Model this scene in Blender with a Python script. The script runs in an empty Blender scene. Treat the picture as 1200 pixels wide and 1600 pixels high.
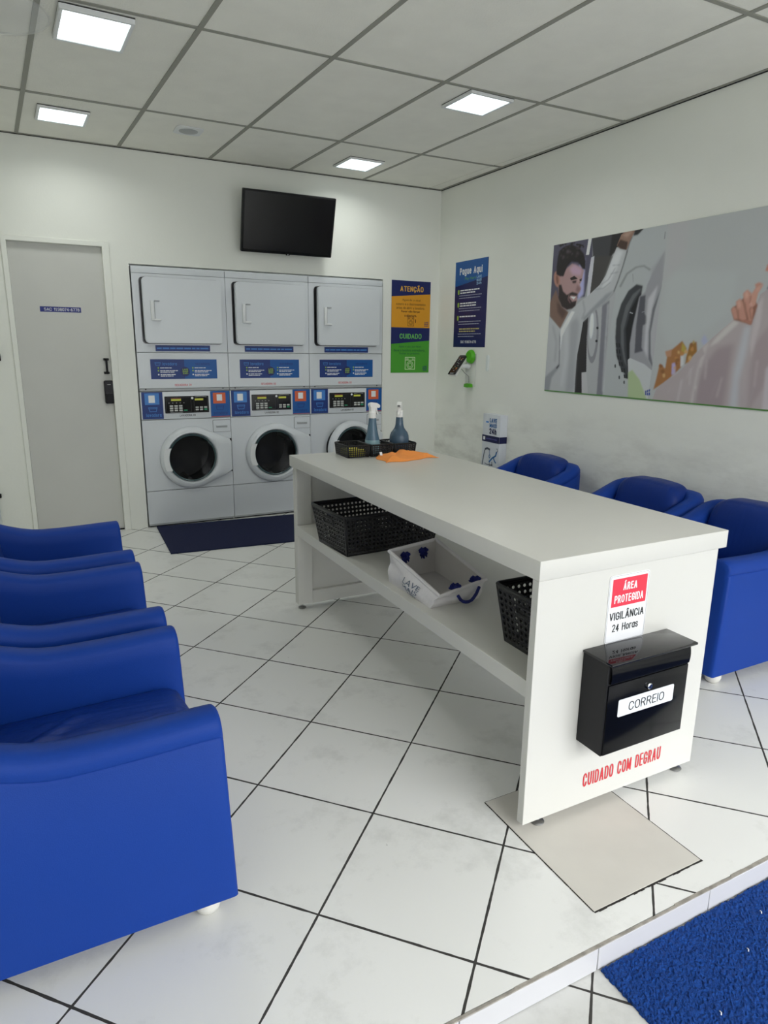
import bpy, bmesh, math, random
import numpy as np
from mathutils import Vector, Matrix

SC = bpy.context.scene
COL = SC.collection
rnd = random.Random(7)
PI = math.pi

# ------------------------------------------------------------------ camera
YAW, PITCH, ROLL, FPX, CAMH = 0.478507, -0.239765, 0.011242, 1051.62, 1.403
_f = Vector((math.sin(YAW)*math.cos(PITCH), math.cos(YAW)*math.cos(PITCH), math.sin(PITCH)))
_r = Vector((math.cos(YAW), -math.sin(YAW), 0)); _u = _r.cross(_f)
_c, _s = math.cos(ROLL), math.sin(ROLL)
_r, _u = _c*_r + _s*_u, -_s*_r + _c*_u
cam = bpy.data.cameras.new('camera'); cam_o = bpy.data.objects.new('camera', cam); COL.objects.link(cam_o)
cam.sensor_fit = 'VERTICAL'; cam.sensor_height = 36.0; cam.lens = FPX/1600*36.0
cam.clip_start = 0.02
cam_o.matrix_world = Matrix(((_r.x, _u.x, -_f.x, 0), (_r.y, _u.y, -_f.y, 0), (_r.z, _u.z, -_f.z, CAMH), (0, 0, 0, 1)))
SC.camera = cam_o

# ------------------------------------------------------------------ light and exposure
SC.view_settings.view_transform = 'Standard'
SC.view_settings.look = 'None'
SC.view_settings.gamma = 1.0
SC.view_settings.use_curve_mapping = False
SC.view_settings.exposure = -0.12
SC.cycles.max_bounces = 10
SC.cycles.diffuse_bounces = 6
SC.cycles.glossy_bounces = 4
SC.cycles.transmission_bounces = 6
SC.cycles.sample_clamp_indirect = 6.0

SKY_STRENGTH = 8.0
world = bpy.data.worlds.new('sky'); SC.world = world; world.use_nodes = True
nt = world.node_tree; nt.nodes.clear()
wo = nt.nodes.new('ShaderNodeOutputWorld'); bg = nt.nodes.new('ShaderNodeBackground')
tc = nt.nodes.new('ShaderNodeTexCoord'); sx = nt.nodes.new('ShaderNodeSeparateXYZ'); rp = nt.nodes.new('ShaderNodeValToRGB')
nt.links.new(tc.outputs['Generated'], sx.inputs[0]); nt.links.new(sx.outputs['Z'], rp.inputs[0])
rp.color_ramp.elements[0].position = 0.0; rp.color_ramp.elements[0].color = (0.26, 0.268, 0.278, 1)
rp.color_ramp.elements[1].position = 0.60; rp.color_ramp.elements[1].color = (1.30, 1.32, 1.36, 1)
mid = rp.color_ramp.elements.new(0.25); mid.color = (0.50, 0.513, 0.53, 1)
nt.links.new(rp.outputs[0], bg.inputs[0]); bg.inputs[1].default_value = SKY_STRENGTH
nt.links.new(bg.outputs[0], wo.inputs[0])

def area(name, loc, size, size_y, energy, color, rot):
    l = bpy.data.lights.new(name, 'AREA'); l.shape = 'RECTANGLE'; l.size = size; l.size_y = size_y
    l.energy = energy; l.color = color
    o = bpy.data.objects.new(name, l); COL.objects.link(o); o.location = loc; o.rotation_euler = rot
    return o
LAMP_W = 3.1
# the open shop front behind the camera: the sky comes in through here
day = area('shopfront_opening', (1.82, -1.58, 1.314), 3.04, 2.77, 10, (1, 1, 1), (math.radians(90), 0, 0))
day.data.cycles.is_portal = True

# ------------------------------------------------------------------ helpers
def lin(c):
    c = c/255.0
    return c/12.92 if c <= 0.04045 else ((c+0.055)/1.055)**2.4
def C(r, g, b): return (lin(r), lin(g), lin(b), 1.0)

MATS = {}
def mat(name, col, rough=0.5, metal=0.0, coat=0.0, noise=0.0, nscale=8.0, bump=0.0, bscale=200.0, stretch=None,
        emit=None, estr=0.0, trans=0.0, ior=1.45, spec=0.5, alpha=1.0):
    if name in MATS: return MATS[name]
    m = bpy.data.materials.new(name); m.use_nodes = True
    nt = m.node_tree; p = nt.nodes['Principled BSDF']
    p.inputs['Base Color'].default_value = col; p.inputs['Roughness'].default_value = rough
    p.inputs['Metallic'].default_value = metal; p.inputs['Coat Weight'].default_value = coat
    p.inputs['Coat Roughness'].default_value = 0.05
    p.inputs['Specular IOR Level'].default_value = spec
    p.inputs['Transmission Weight'].default_value = trans; p.inputs['IOR'].default_value = ior
    p.inputs['Alpha'].default_value = alpha
    if emit: p.inputs['Emission Color'].default_value = emit; p.inputs['Emission Strength'].default_value = estr
    t = nt.nodes.new('ShaderNodeTexCoord')
    if noise > 0:
        n = nt.nodes.new('ShaderNodeTexNoise'); n.inputs['Scale'].default_value = nscale; n.inputs['Detail'].default_value = 5
        nt.links.new(t.outputs['Object'], n.inputs['Vector'])
        r = nt.nodes.new('ShaderNodeValToRGB')
        r.color_ramp.elements[0].position = 0.3; r.color_ramp.elements[1].position = 0.7
        k = 1-noise
        r.color_ramp.elements[0].color = (col[0]*k, col[1]*k, col[2]*k, 1); r.color_ramp.elements[1].color = col
        nt.links.new(n.outputs['Fac'], r.inputs[0]); nt.links.new(r.outputs[0], p.inputs['Base Color'])
    if bump > 0:
        mp = nt.nodes.new('ShaderNodeMapping'); mp.inputs['Scale'].default_value = stretch or (1, 1, 1)
        n = nt.nodes.new('ShaderNodeTexNoise'); n.inputs['Scale'].default_value = bscale; n.inputs['Detail'].default_value = 3
        b = nt.nodes.new('ShaderNodeBump'); b.inputs['Strength'].default_value = bump; b.inputs['Distance'].default_value = 0.01
        nt.links.new(t.outputs['Object'], mp.inputs[0]); nt.links.new(mp.outputs[0], n.inputs['Vector'])
        nt.links.new(n.outputs['Fac'], b.inputs['Height']); nt.links.new(b.outputs[0], p.inputs['Normal'])
    MATS[name] = m
    return m

class Plane:
    """a flat place for print: u to the reader's right, v up, d towards the reader"""
    def __init__(s, o, u, v, n): s.o, s.u, s.v, s.n = Vector(o), Vector(u), Vector(v), Vector(n)
    def p(s, u, v, d=0.0): return s.o + s.u*u + s.v*v + s.n*d
def front(y, x0=0, z0=0): return Plane((x0, y, z0), (1, 0, 0), (0, 0, 1), (0, -1, 0))
def rightwall(x, y0, z0=0): return Plane((x, y0, z0), (0, -1, 0), (0, 0, 1), (-1, 0, 0))

_text = {}
def text_mesh(s, bold):
    k = (s, bold)
    if k not in _text:
        c = bpy.data.curves.new('lettering', 'FONT'); c.body = s; c.size = 1; c.offset = bold; c.resolution_u = 3
        c.align_x = 'CENTER'; c.space_line = 0.85
        o = bpy.data.objects.new('lettering', c); COL.objects.link(o)
        dg = bpy.context.evaluated_depsgraph_get()
        me = o.evaluated_get(dg).to_mesh()
        v = [(p.co.x, p.co.y) for p in me.vertices]; f = [tuple(q.vertices) for q in me.polygons]
        o.evaluated_get(dg).to_mesh_clear()
        bpy.data.objects.remove(o); bpy.data.curves.remove(c)
        x = [a for a, b in v]; y = [b for a, b in v]
        _text[k] = (v, f, min(x), max(x), min(y), max(y))
    return _text[k]

class MB:
    def __init__(s): s.v, s.f, s.m, s.sm, s.mats = [], [], [], [], []
    def mi(s, m):
        if m not in s.mats: s.mats.append(m)
        return s.mats.index(m)
    def add(s, vs, fs, m, smooth=False):
        b = len(s.v); s.v += [tuple(q) for q in vs]; i = s.mi(m)
        for f in fs: s.f.append(tuple(b+k for k in f)); s.m.append(i); s.sm.append(smooth)
        return s
    def box(s, x0, x1, y0, y1, z0, z1, m, bev=0.0, seg=2, mx=None):
        bm = bmesh.new(); bmesh.ops.create_cube(bm, size=1)
        for q in bm.verts: q.co = Vector(((x0+x1)/2+q.co.x*(x1-x0), (y0+y1)/2+q.co.y*(y1-y0), (z0+z1)/2+q.co.z*(z1-z0)))
        if bev > 0: bmesh.ops.bevel(bm, geom=bm.edges[:], offset=bev, segments=seg, affect='EDGES', profile=0.5)
        bm.verts.index_update()
        vs = [(mx @ q.co if mx else q.co.copy()) for q in bm.verts]; fs = [[q.index for q in f.verts] for f in bm.faces]
        bm.free(); return s.add(vs, fs, m, bev > 0)
    def prism(s, pl, poly, d0, d1, m, smooth=False):
        n = len(poly)
        vs = [pl.p(u, v, d0) for u, v in poly]+[pl.p(u, v, d1) for u, v in poly]
        fs = [tuple(range(n))[::-1], tuple(range(n, 2*n))]+[(i, (i+1) % n, n+(i+1) % n, n+i) for i in range(n)]
        return s.add(vs, fs, m, smooth)
    def flat(s, pl, poly, d, m): return s.add([pl.p(u, v, d) for u, v in poly], [tuple(range(len(poly)))], m)
    def rect(s, pl, u0, u1, v0, v1, d, m): return s.flat(pl, [(u0, v0), (u1, v0), (u1, v1), (u0, v1)], d, m)
    def stroke(s, pl, pts, w, d, m, closed=False):
        q = list(pts)+([pts[0]] if closed else [])
        for i_, ((a, b), (c, e)) in enumerate(zip(q[:-1], q[1:])):
            L = math.hypot(c-a, e-b) or 1e-9; nx, ny = -(e-b)/L*w/2, (c-a)/L*w/2; tx, ty = (c-a)/L*w*.3, (e-b)/L*w*.3
            s.flat(pl, [(a+nx-tx, b+ny-ty), (a-nx-tx, b-ny-ty), (c-nx+tx, e-ny+ty), (c+nx+tx, e+ny+ty)], d+i_*1.5e-5, m)
        return s
    def text(s, pl, t, u0, u1, v0, v1, d, m, bold=0.012):
        v, f, x0, x1, y0, y1 = text_mesh(t, bold)
        return s.add([pl.p(u0+(a-x0)/(x1-x0)*(u1-u0), v0+(b-y0)/(y1-y0)*(v1-v0), d) for a, b in v], f, m)
    def bars(s, pl, u0, u1, v, h, d, m, seed=0):
        r = random.Random(seed); u = u0
        while u < u1-0.004:
            w = min(r.uniform(3, 9)*h*0.7, u1-u); s.rect(pl, u, u+w, v-h/2, v+h/2, d, m); u += w+h*0.6
        return s
    def lathe(s, prof, m, o=(0, 0, 0), ax='z', n=32, mx=None, caps=True):
        vs, fs = [], []
        for r, h in prof:
            for i in range(n):
                t = 2*PI*i/n; a, b = r*math.cos(t), r*math.sin(t)
                p = {'z': (a, b, h), 'y': (a, h, b), 'x': (h, a, b)}[ax]
                q = Vector(p)+Vector(o); vs.append(mx @ q if mx else q)
        for k in range(len(prof)-1):
            for i in range(n): j = (i+1) % n; fs.append((k*n+i, k*n+j, (k+1)*n+j, (k+1)*n+i))
        if caps and prof[0][0] > 1e-6: fs.append(tuple(range(n))[::-1])
        if caps and prof[-1][0] > 1e-6: fs.append(tuple((len(prof)-1)*n+i for i in range(n)))
        return s.add(vs, fs, m, True)
    def tube(s, pts, r, m, n=10, closed=False):
        P = [Vector(p) for p in pts]; N = len(P); vs, fs = [], []
        up = Vector((0.13, 0.27, 1)).normalized()
        for i, p in enumerate(P):
            a = P[(i-1) % N] if (closed or i > 0) else p; b = P[(i+1) % N] if (closed or i < N-1) else p
            t = (b-a).normalized(); e1 = t.cross(up)
            if e1.length < 1e-3: e1 = t.cross(Vector((1, 0, 0)))
            e1.normalize(); e2 = t.cross(e1); rr = r[i] if isinstance(r, (list, tuple)) else r
            for k in range(n): vs.append(p+e1*rr*math.cos(2*PI*k/n)+e2*rr*math.sin(2*PI*k/n))
        for i in range(N if closed else N-1):
            j = (i+1) % N
            for k in range(n): l = (k+1) % n; fs.append((i*n+k, i*n+l, j*n+l, j*n+k))
        if not closed: fs += [tuple(range(n))[::-1], tuple((N-1)*n+k for k in range(n))]
        return s.add(vs, fs, m, True)
    def grid(s, rows, m, closed_u=False, smooth=True):
        R, K = len(rows), len(rows[0]); vs = [p for r in rows for p in r]; fs = []
        for i in range(R-1):
            for k in range(K if closed_u else K-1): l = (k+1) % K; fs.append((i*K+k, i*K+l, (i+1)*K+l, (i+1)*K+k))
        return s.add(vs, fs, m, smooth)
    def build(s, name, parent=None, loc=None, rotz=0.0, normals=True, sharp=38):
        me = bpy.data.meshes.new(name); me.from_pydata(s.v, [], s.f)
        for m in s.mats: me.materials.append(m)
        me.polygons.foreach_set('material_index', s.m)
        if normals:
            bm = bmesh.new(); bm.from_mesh(me); bmesh.ops.recalc_face_normals(bm, faces=bm.faces[:]); bm.to_mesh(me); bm.free()
        me.polygons.foreach_set('use_smooth', s.sm)
        me.set_sharp_from_angle(angle=math.radians(sharp)); me.update()
        o = bpy.data.objects.new(name, me); COL.objects.link(o)
        if parent: o.parent = parent
        if loc: o.location = loc
        o.rotation_euler.z = rotz
        return o

def _arc(cx, cy, rx, ry, a0, a1, n=8): return [(cx+rx*math.cos(math.radians(a0+(a1-a0)*k/n)), cy+ry*math.sin(math.radians(a0+(a1-a0)*k/n))) for k in range(n+1)]
def _oval(w, h): r = w/2; q = min(.34*h, r*1.2); return [_arc(r, h-q, r, q, 0, 180)+_arc(r, q, r, q, 180, 360)+[(w, h-q)]]
def _ess(w, h):
    r = w/2; q = h/4
    return [[(w*.98, h*.78)]+_arc(r, h-q, r, q, 20, 180, 7)+_arc(r, h-q, r, q, 180, 265, 4)+_arc(r, q, r, q, 85, 0, 4)+_arc(r, q, r, q, 0, -160, 7)]
_A = [[(0, 0), (.31, 1), (.62, 0)], [(.10, .32), (.52, .32)]]
_CC = [[(.58, .70)]+_arc(.29, .68, .29, .32, 0, 180)+_arc(.29, .32, .29, .32, 180, 360)+[(.58, .30)]]
_ring = lambda: _oval(.46, .72)
GLYPH = {
 'A': (.62, _A), 'Á': (.62, _A+[[(.27, 1.20), (.40, 1.34)]]), 'Â': (.62, _A+[[(.16, 1.18), (.31, 1.32), (.46, 1.18)]]), 'Ã': (.62, _A+[[(.12, 1.20), (.23, 1.28), (.37, 1.20), (.49, 1.28)]]),
 'C': (.58, _CC), 'Ç': (.58, _CC+[[(.29, -.08), (.31, -.22), (.20, -.26)]]),
 'D': (.56, [[(0, 0), (0, 1), (.24, 1)]+_arc(.24, .66, .32, .34, 90, 0)+_arc(.24, .34, .32, .34, 0, -90)+[(0, 0)]]),
 'E': (.46, [[(.46, 1), (0, 1), (0, 0), (.46, 0)], [(0, .52), (.42, .52)]]), 'G': (.58, [_CC[0]+[(.58, .46), (.36, .46)]]),
 'H': (.56, [[(0, 0), (0, 1)], [(.56, 0), (.56, 1)], [(0, .52), (.56, .52)]]), 'I': (0, [[(0, 0), (0, 1)]]), 'L': (.44, [[(0, 1), (0, 0), (.44, 0)]]),
 'M': (.74, [[(0, 0), (0, 1), (.37, .12), (.74, 1), (.74, 0)]]), 'N': (.56, [[(0, 0), (0, 1), (.56, 0), (.56, 1)]]), 'O': (.60, _oval(.60, 1)),
 'P': (.52, [[(0, 0), (0, 1), (.26, 1)]+_arc(.26, .74, .26, .26, 90, -90)+[(0, .48)]]),
 'R': (.54, [[(0, 0), (0, 1), (.26, 1)]+_arc(.26, .75, .26, .25, 90, -90)+[(0, .50)], [(.28, .50), (.54, 0)]]),
 'S': (.54, _ess(.54, 1)), 'T': (.56, [[(0, 1), (.56, 1)], [(.28, 1), (.28, 0)]]), 'U': (.56, [[(0, 1), (0, .32)]+_arc(.28, .32, .28, .32, 180, 360)+[(.56, 1)]]),
 'V': (.60, [[(0, 1), (.30, 0), (.60, 1)]]), '0': (.46, _oval(.46, 1)), '1': (.24, [[(0, .78), (.24, 1), (.24, 0)]]),
 '2': (.48, [_arc(.24, .74, .24, .26, 170, -30)+[(0, 0), (.48, 0)]]), '4': (.50, [[(.36, 0), (.36, 1), (0, .26), (.50, .26)]]),
 '3': (.46, [_arc(.23, .75, .23, .25, 160, -80)+_arc(.23, .25, .23, .27, 80, -160)]),
 '6': (.46, [_oval(.46, .6)[0], [(0, .3)]+_arc(.30, .55, .30, .45, 180, 75)]), '7': (.44, [[(0, 1), (.44, 1), (.14, 0)]]),
 '8': (.46, [_oval(.46, .54)[0], [(x+.03, y*.85+.54) for x, y in _oval(.40, .54)[0]]]), '9': (.46, [[(.46-x, 1-y) for x, y in _oval(.46, .6)[0]], [(.46, .7)]+_arc(.16, .45, .30, .45, 0, -105)]),
 '.': (.0, [[(0, 0), (0, .03)]]), '-': (.28, [[(0, .42), (.28, .42)]]), ' ': (.26, []),
 'a': (.46, _ring()+[[(.46, .72), (.46, 0)]]), 'o': (.46, _ring()), 'd': (.46, _ring()+[[(.46, 1), (.46, 0)]]), 'q': (.46, _ring()+[[(.46, .72), (.46, -.30)]]),
 'g': (.46, _ring()+[[(.46, .72), (.46, -.12)]+_arc(.23, -.12, .23, .18, 0, -160, 6)]), 'h': (.46, [[(0, 0), (0, 1)], [(0, .44)]+_arc(.23, .46, .23, .26, 180, 0)+[(.46, 0)]]),
 'u': (.46, [[(0, .72), (0, .25)]+_arc(.23, .25, .23, .25, 180, 360), [(.46, .72), (.46, 0)]]), 'i': (0, [[(0, 0), (0, .72)], [(0, .96), (0, 1.0)]]), 'l': (0, [[(0, 0), (0, 1)]]),
 'e': (.46, [[(.0, .37), (.46, .37)]+_arc(.23, .46, .23, .26, 0, 180)+_arc(.23, .25, .23, .25, 180, 325)]), 'r': (.26, [[(0, 0), (0, .72)], [(0, .46)]+_arc(.23, .44, .23, .28, 180, 80, 5)]),
 's': (.40, _ess(.40, .72)), 'v': (.46, [[(0, .72), (.23, 0), (.46, .72)]]), 'c': (.44, [_arc(.23, .46, .23, .26, 30, 180)+_arc(.23, .26, .23, .26, 180, 330)]),
}
def word(s, pl, txt, u0, u1, v0, v1, d, m, wt=.19, gap=.11, wh=None):
    """lettering drawn as strokes of even weight; v0..v1 is the height of the capitals, wt their weight"""
    H = v1-v0; sw = wt*H; sh = (wh or wt*.86)*H
    tot = sum(GLYPH[c][0] for c in txt); fix = len(txt)*sw+(len(txt)-1)*gap*H
    k = (u1-u0-fix)/tot; u = u0; hs = H-sh
    for c in txt:
        w, lines = GLYPH[c]; lay = 0
        for L in lines:
            P = [(u+sw/2+x*k, v0+sh/2+y*hs) for x, y in L]; n = len(P); closed = n > 3 and abs(P[0][0]-P[-1][0])+abs(P[0][1]-P[-1][1]) < 1e-6
            for i in range(n-1):
                (a, b), (e, f) = P[i], P[i+1]; ln = math.hypot(e-a, f-b)
                if ln < 1e-7: continue
                tx, ty = (e-a)/ln, (f-b)/ln; hw = .5*math.hypot(sw*ty, sh*tx)
                ex = .5*math.hypot(sw*tx, sh*ty)
                x0 = ex if (i == 0 and not closed) else ex*.45; x1 = ex if (i == n-2 and not closed) else ex*.45
                s.flat(pl, [(a-tx*x0-ty*hw, b-ty*x0+tx*hw), (a-tx*x0+ty*hw, b-ty*x0-tx*hw), (e+tx*x1+ty*hw, f+ty*x1-tx*hw), (e+tx*x1-ty*hw, f+ty*x1+tx*hw)], d+lay*1.5e-5, m); lay += 1
        u += w*k+sw+gap*H
    return s
MB.word = word

def tag(o, label, cat, group=None):
    o['label'] = label; o['category'] = cat
    if group: o['group'] = group
    return o
def struct(o): o['kind'] = 'structure'; return o
def thing(name, label, cat, loc=(0, 0, 0), rotz=0.0, group=None):
    o = bpy.data.objects.new(name, None); COL.objects.link(o); o.location = loc; o.rotation_euler.z = rotz
    o.empty_display_size = 0.1
    return tag(o, label, cat, group)
def dup(root, loc, rotz, label):
    r = root.copy(); COL.objects.link(r); r.location = loc; r.rotation_euler = (0, 0, rotz); r['label'] = label
    for ch in list(root.children):
        c = ch.copy(); COL.objects.link(c); c.parent = r
        for g in list(ch.children):
            d = g.copy(); COL.objects.link(d); d.parent = c
    return r
def rrect(u0, u1, v0, v1, r, n=5):
    o = []
    for cx, cy, a in ((u1-r, v1-r, 0), (u0+r, v1-r, 90), (u0+r, v0+r, 180), (u1-r, v0+r, 270)):
        for k in range(n+1):
            t = math.radians(a+90*k/n); o.append((cx+r*math.cos(t), cy+r*math.sin(t)))
    return o
def circ(cu, cv, r, n=24, rv=None): return [(cu+r*math.cos(2*PI*i/n), cv+(rv or r)*math.sin(2*PI*i/n)) for i in range(n)]
def sstep(t): t = max(0.0, min(1.0, t)); return t*t*(3-2*t)

# ------------------------------------------------------------------ room
YB, XR, ZC, XL, YF, YS, ZL = 5.42, 3.34, 2.735, -0.92, -1.60, 0.946, -0.072

def tile_material(name, org, a, b, grout=0.0065, gcol=(52, 50, 47), tcol=(229, 229, 226)):
    """square tiles laid along the floor vectors a and b, with grout lines, faint scuffs and small spots"""
    m = bpy.data.materials.new(name); m.use_nodes = True; nt = m.node_tree; p = nt.nodes['Principled BSDF']
    N, Lk = nt.nodes.new, nt.links.new
    tc = N('ShaderNodeTexCoord')
    def math_(op, x, y=None, z=None):
        n = N('ShaderNodeMath'); n.operation = op
        for i, q in enumerate((x, y, z)):
            if q is None: continue
            if isinstance(q, (int, float)): n.inputs[i].default_value = q
            else: Lk(q, n.inputs[i])
        return n.outputs[0]
    sx = N('ShaderNodeSeparateXYZ'); Lk(tc.outputs['Object'], sx.inputs[0])
    det = a[0]*b[1]-a[1]*b[0]
    x = math_('SUBTRACT', sx.outputs[0], org[0]); y = math_('SUBTRACT', sx.outputs[1], org[1])
    i = math_('DIVIDE', math_('SUBTRACT', math_('MULTIPLY', x, b[1]), math_('MULTIPLY', y, b[0])), det)
    j = math_('DIVIDE', math_('SUBTRACT', math_('MULTIPLY', y, a[0]), math_('MULTIPLY', x, a[1])), det)
    L = math.hypot(*a)
    def edge(t):
        fr = math_('FRACT', math_('ADD', t, 0.5)); return math_('ABSOLUTE', math_('SUBTRACT', fr, 0.5))
    e = math_('MINIMUM', edge(i), edge(j))
    wob = N('ShaderNodeTexNoise'); wob.inputs['Scale'].default_value = 22; Lk(tc.outputs['Object'], wob.inputs['Vector'])
    lim = math_('ADD', grout/L*0.22, math_('MULTIPLY', wob.outputs['Fac'], grout/L*0.55))
    g = math_('LESS_THAN', e, lim)
    cx = N('ShaderNodeCombineXYZ'); Lk(math_('FLOOR', i), cx.inputs[0]); Lk(math_('FLOOR', j), cx.inputs[1])
    wn = N('ShaderNodeTexWhiteNoise'); Lk(cx.outputs[0], wn.inputs['Vector'])
    # scuffs
    n1 = N('ShaderNodeTexNoise'); n1.inputs['Scale'].default_value = 3.2; n1.inputs['Detail'].default_value = 9; n1.inputs['Roughness'].default_value = 0.72
    Lk(tc.outputs['Object'], n1.inputs['Vector'])
    r1 = N('ShaderNodeValToRGB'); r1.color_ramp.elements[0].position = 0.53; r1.color_ramp.elements[1].position = 0.78
    r1.color_ramp.elements[0].color = (1, 1, 1, 1); r1.color_ramp.elements[1].color = (0.74, 0.74, 0.73, 1)
    Lk(n1.outputs['Fac'], r1.inputs[0])
    n2 = N('ShaderNodeTexNoise'); n2.inputs['Scale'].default_value = 26; n2.inputs['Detail'].default_value = 2; Lk(tc.outputs['Object'], n2.inputs['Vector'])
    r2 = N('ShaderNodeValToRGB'); r2.color_ramp.elements[0].position = 0.785; r2.color_ramp.elements[1].position = 0.80
    r2.color_ramp.elements[0].color = (1, 1, 1, 1); r2.color_ramp.elements[1].color = (0.35, 0.34, 0.33, 1)
    Lk(n2.outputs['Fac'], r2.inputs[0])
    mu = N('ShaderNodeMix'); mu.data_type = 'RGBA'; mu.blend_type = 'MULTIPLY'; mu.inputs['Factor'].default_value = 1
    Lk(r1.outputs[0], mu.inputs['A']); Lk(r2.outputs[0], mu.inputs['B'])
    base = N('ShaderNodeMix'); base.data_type = 'RGBA'; c0 = C(*tcol)
    base.inputs['A'].default_value = (c0[0]*.96, c0[1]*.96, c0[2]*.955, 1); base.inputs['B'].default_value = c0
    Lk(wn.outputs['Value'], base.inputs['Factor'])
    mm = N('ShaderNodeMix'); mm.data_type = 'RGBA'; mm.blend_type = 'MULTIPLY'; mm.inputs['Factor'].default_value = 1
    Lk(base.outputs['Result'], mm.inputs['A']); Lk(mu.outputs['Result'], mm.inputs['B'])
    fin = N('ShaderNodeMix'); fin.data_type = 'RGBA'; Lk(g, fin.inputs['Factor']); Lk(mm.outputs['Result'], fin.inputs['A'])
    fin.inputs['B'].default_value = C(*gcol); Lk(fin.outputs['Result'], p.inputs['Base Color'])
    Lk(math_('ADD', 0.30, math_('MULTIPLY', g, 0.6)), p.inputs['Roughness'])
    bp = N('ShaderNodeBump'); bp.inputs['Strength'].default_value = 0.5; bp.inputs['Distance'].default_value = 0.002
    Lk(math_('SUBTRACT', 1.0, g), bp.inputs['Height']); Lk(bp.outputs[0], p.inputs['Normal'])
    return m

def wall_material(name, base, low=None):
    """painted plaster; with low given, grey rubbing marks sit along the chair-back band of the wall"""
    m = bpy.data.materials.new(name); m.use_nodes = True; nt = m.node_tree; p = nt.nodes['Principled BSDF']
    N, Lk = nt.nodes.new, nt.links.new
    tc = N('ShaderNodeTexCoord'); n = N('ShaderNodeTexNoise'); n.inputs['Scale'].default_value = 1.6; n.inputs['Detail'].default_value = 6
    Lk(tc.outputs['Object'], n.inputs['Vector'])
    r = N('ShaderNodeValToRGB'); r.color_ramp.elements[0].position = 0.35; r.color_ramp.elements[1].position = 0.65
    c = C(*base); r.color_ramp.elements[0].color = (c[0]*.965, c[1]*.97, c[2]*.965, 1); r.color_ramp.elements[1].color = c
    Lk(n.outputs['Fac'], r.inputs[0]); out = r.outputs[0]
    if low:
        sx = N('ShaderNodeSeparateXYZ'); Lk(tc.outputs['Object'], sx.inputs[0])
        mr = N('ShaderNodeMapRange'); mr.inputs['From Min'].default_value = low[0]; mr.inputs['From Max'].default_value = low[1]; mr.clamp = True
        mr.inputs['To Min'].default_value = 1; mr.inputs['To Max'].default_value = 0; Lk(sx.outputs[2], mr.inputs['Value'])
        mp = N('ShaderNodeMapping'); mp.inputs['Scale'].default_value = (1, 2.0, 5.5); Lk(tc.outputs['Object'], mp.inputs[0])
        n2 = N('ShaderNodeTexNoise'); n2.inputs['Scale'].default_value = 1.3; n2.inputs['Detail'].default_value = 7; n2.inputs['Roughness'].default_value = .65
        Lk(mp.outputs[0], n2.inputs['Vector'])
        r2 = N('ShaderNodeMapRange'); r2.inputs['From Min'].default_value = .45; r2.inputs['From Max'].default_value = .75; Lk(n2.outputs['Fac'], r2.inputs['Value'])
        mu = N('ShaderNodeMath'); mu.operation = 'MULTIPLY'; Lk(mr.outputs[0], mu.inputs[0]); Lk(r2.outputs[0], mu.inputs[1])
        mx = N('ShaderNodeMix'); mx.data_type = 'RGBA'; Lk(mu.outputs[0], mx.inputs['Factor']); Lk(out, mx.inputs['A'])
        mx.inputs['B'].default_value = (c[0]*.68, c[1]*.67, c[2]*.66, 1); out = mx.outputs['Result']
    Lk(out, p.inputs['Base Color']); p.inputs['Roughness'].default_value = 0.75
    b = N('ShaderNodeBump'); b.inputs['Strength'].default_value = 0.12; b.inputs['Distance'].default_value = 0.004
    nb = N('ShaderNodeTexNoise'); nb.inputs['Scale'].default_value = 70; Lk(tc.outputs['Object'], nb.inputs['Vector'])
    Lk(nb.outputs['Fac'], b.inputs['Height']); Lk(b.outputs[0], p.inputs['Normal'])
    return m

M_TILE = tile_material('white_floor_tile', (0.8458, 2.7641), (0.2775, -0.2937), (-0.2951, -0.2818))
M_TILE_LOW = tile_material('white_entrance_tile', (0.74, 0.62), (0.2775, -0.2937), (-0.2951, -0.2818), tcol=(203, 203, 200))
M_WALL = wall_material('white_wall_paint', (236, 237, 230))
M_WALLR = wall_material('white_wall_paint_rubbed', (242, 243, 236), (0.55, 1.02))
M_DOORP = mat('grey_white_door_paint', C(205, 205, 200), .55, noise=.04, nscale=3)
M_DARK = mat('dark_gap', C(24, 24, 25), .8)
M_GREY = mat('ceiling_bar_paint', C(150, 150, 140), .6)
M_CEIL = mat('ceiling_panel', C(244, 243, 234), .9, noise=.05, nscale=6, bump=.25, bscale=140)

# floors
f = MB(); f.box(XL, XR, YS, YB+.7, -.14, 0, M_TILE); struct(f.build('floor'))
f = MB(); f.box(XL, XR, YF-.02, YS-.001, -.2, ZL, M_TILE_LOW); struct(f.build('floor_entrance'))
f = MB(); f.box(-7, 10, -9, YF-.021, -.25, ZL-.02, mat('grey_pavement', C(125, 125, 123), .9, noise=.15, nscale=2)); struct(f.build('pavement'))
# riser tiles of the step, with a worn lip
M_RISER = mat('white_riser_tile', C(196, 196, 199), .35)
M_LIP = mat('worn_step_edge', C(168, 162, 152), .8, noise=.5, nscale=30)
f = MB(); x = XL; joints = [1.0867-.403*k for k in range(5, 0, -1)]+[1.0867+.4015*k for k in range(0, 6)]
prev = XL
for j in joints+[XR]:
    j = min(max(j, XL), XR)
    if j-prev > .01: f.box(prev+.0012, j-.0012, YS-.008, YS+.0, ZL+.002, -.0045, M_RISER, .0012, 1)
    prev = j
xx = XL; rr = random.Random(5)
while xx < XR:
    w = rr.uniform(.03, .12); d = rr.uniform(.001, .0055)
    f.box(xx, min(xx+w, XR), YS-.0085, YS-.004+d, -.0035+d*.2, .0006, M_LIP); xx += w
struct(f.build('trim_1'))

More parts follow.
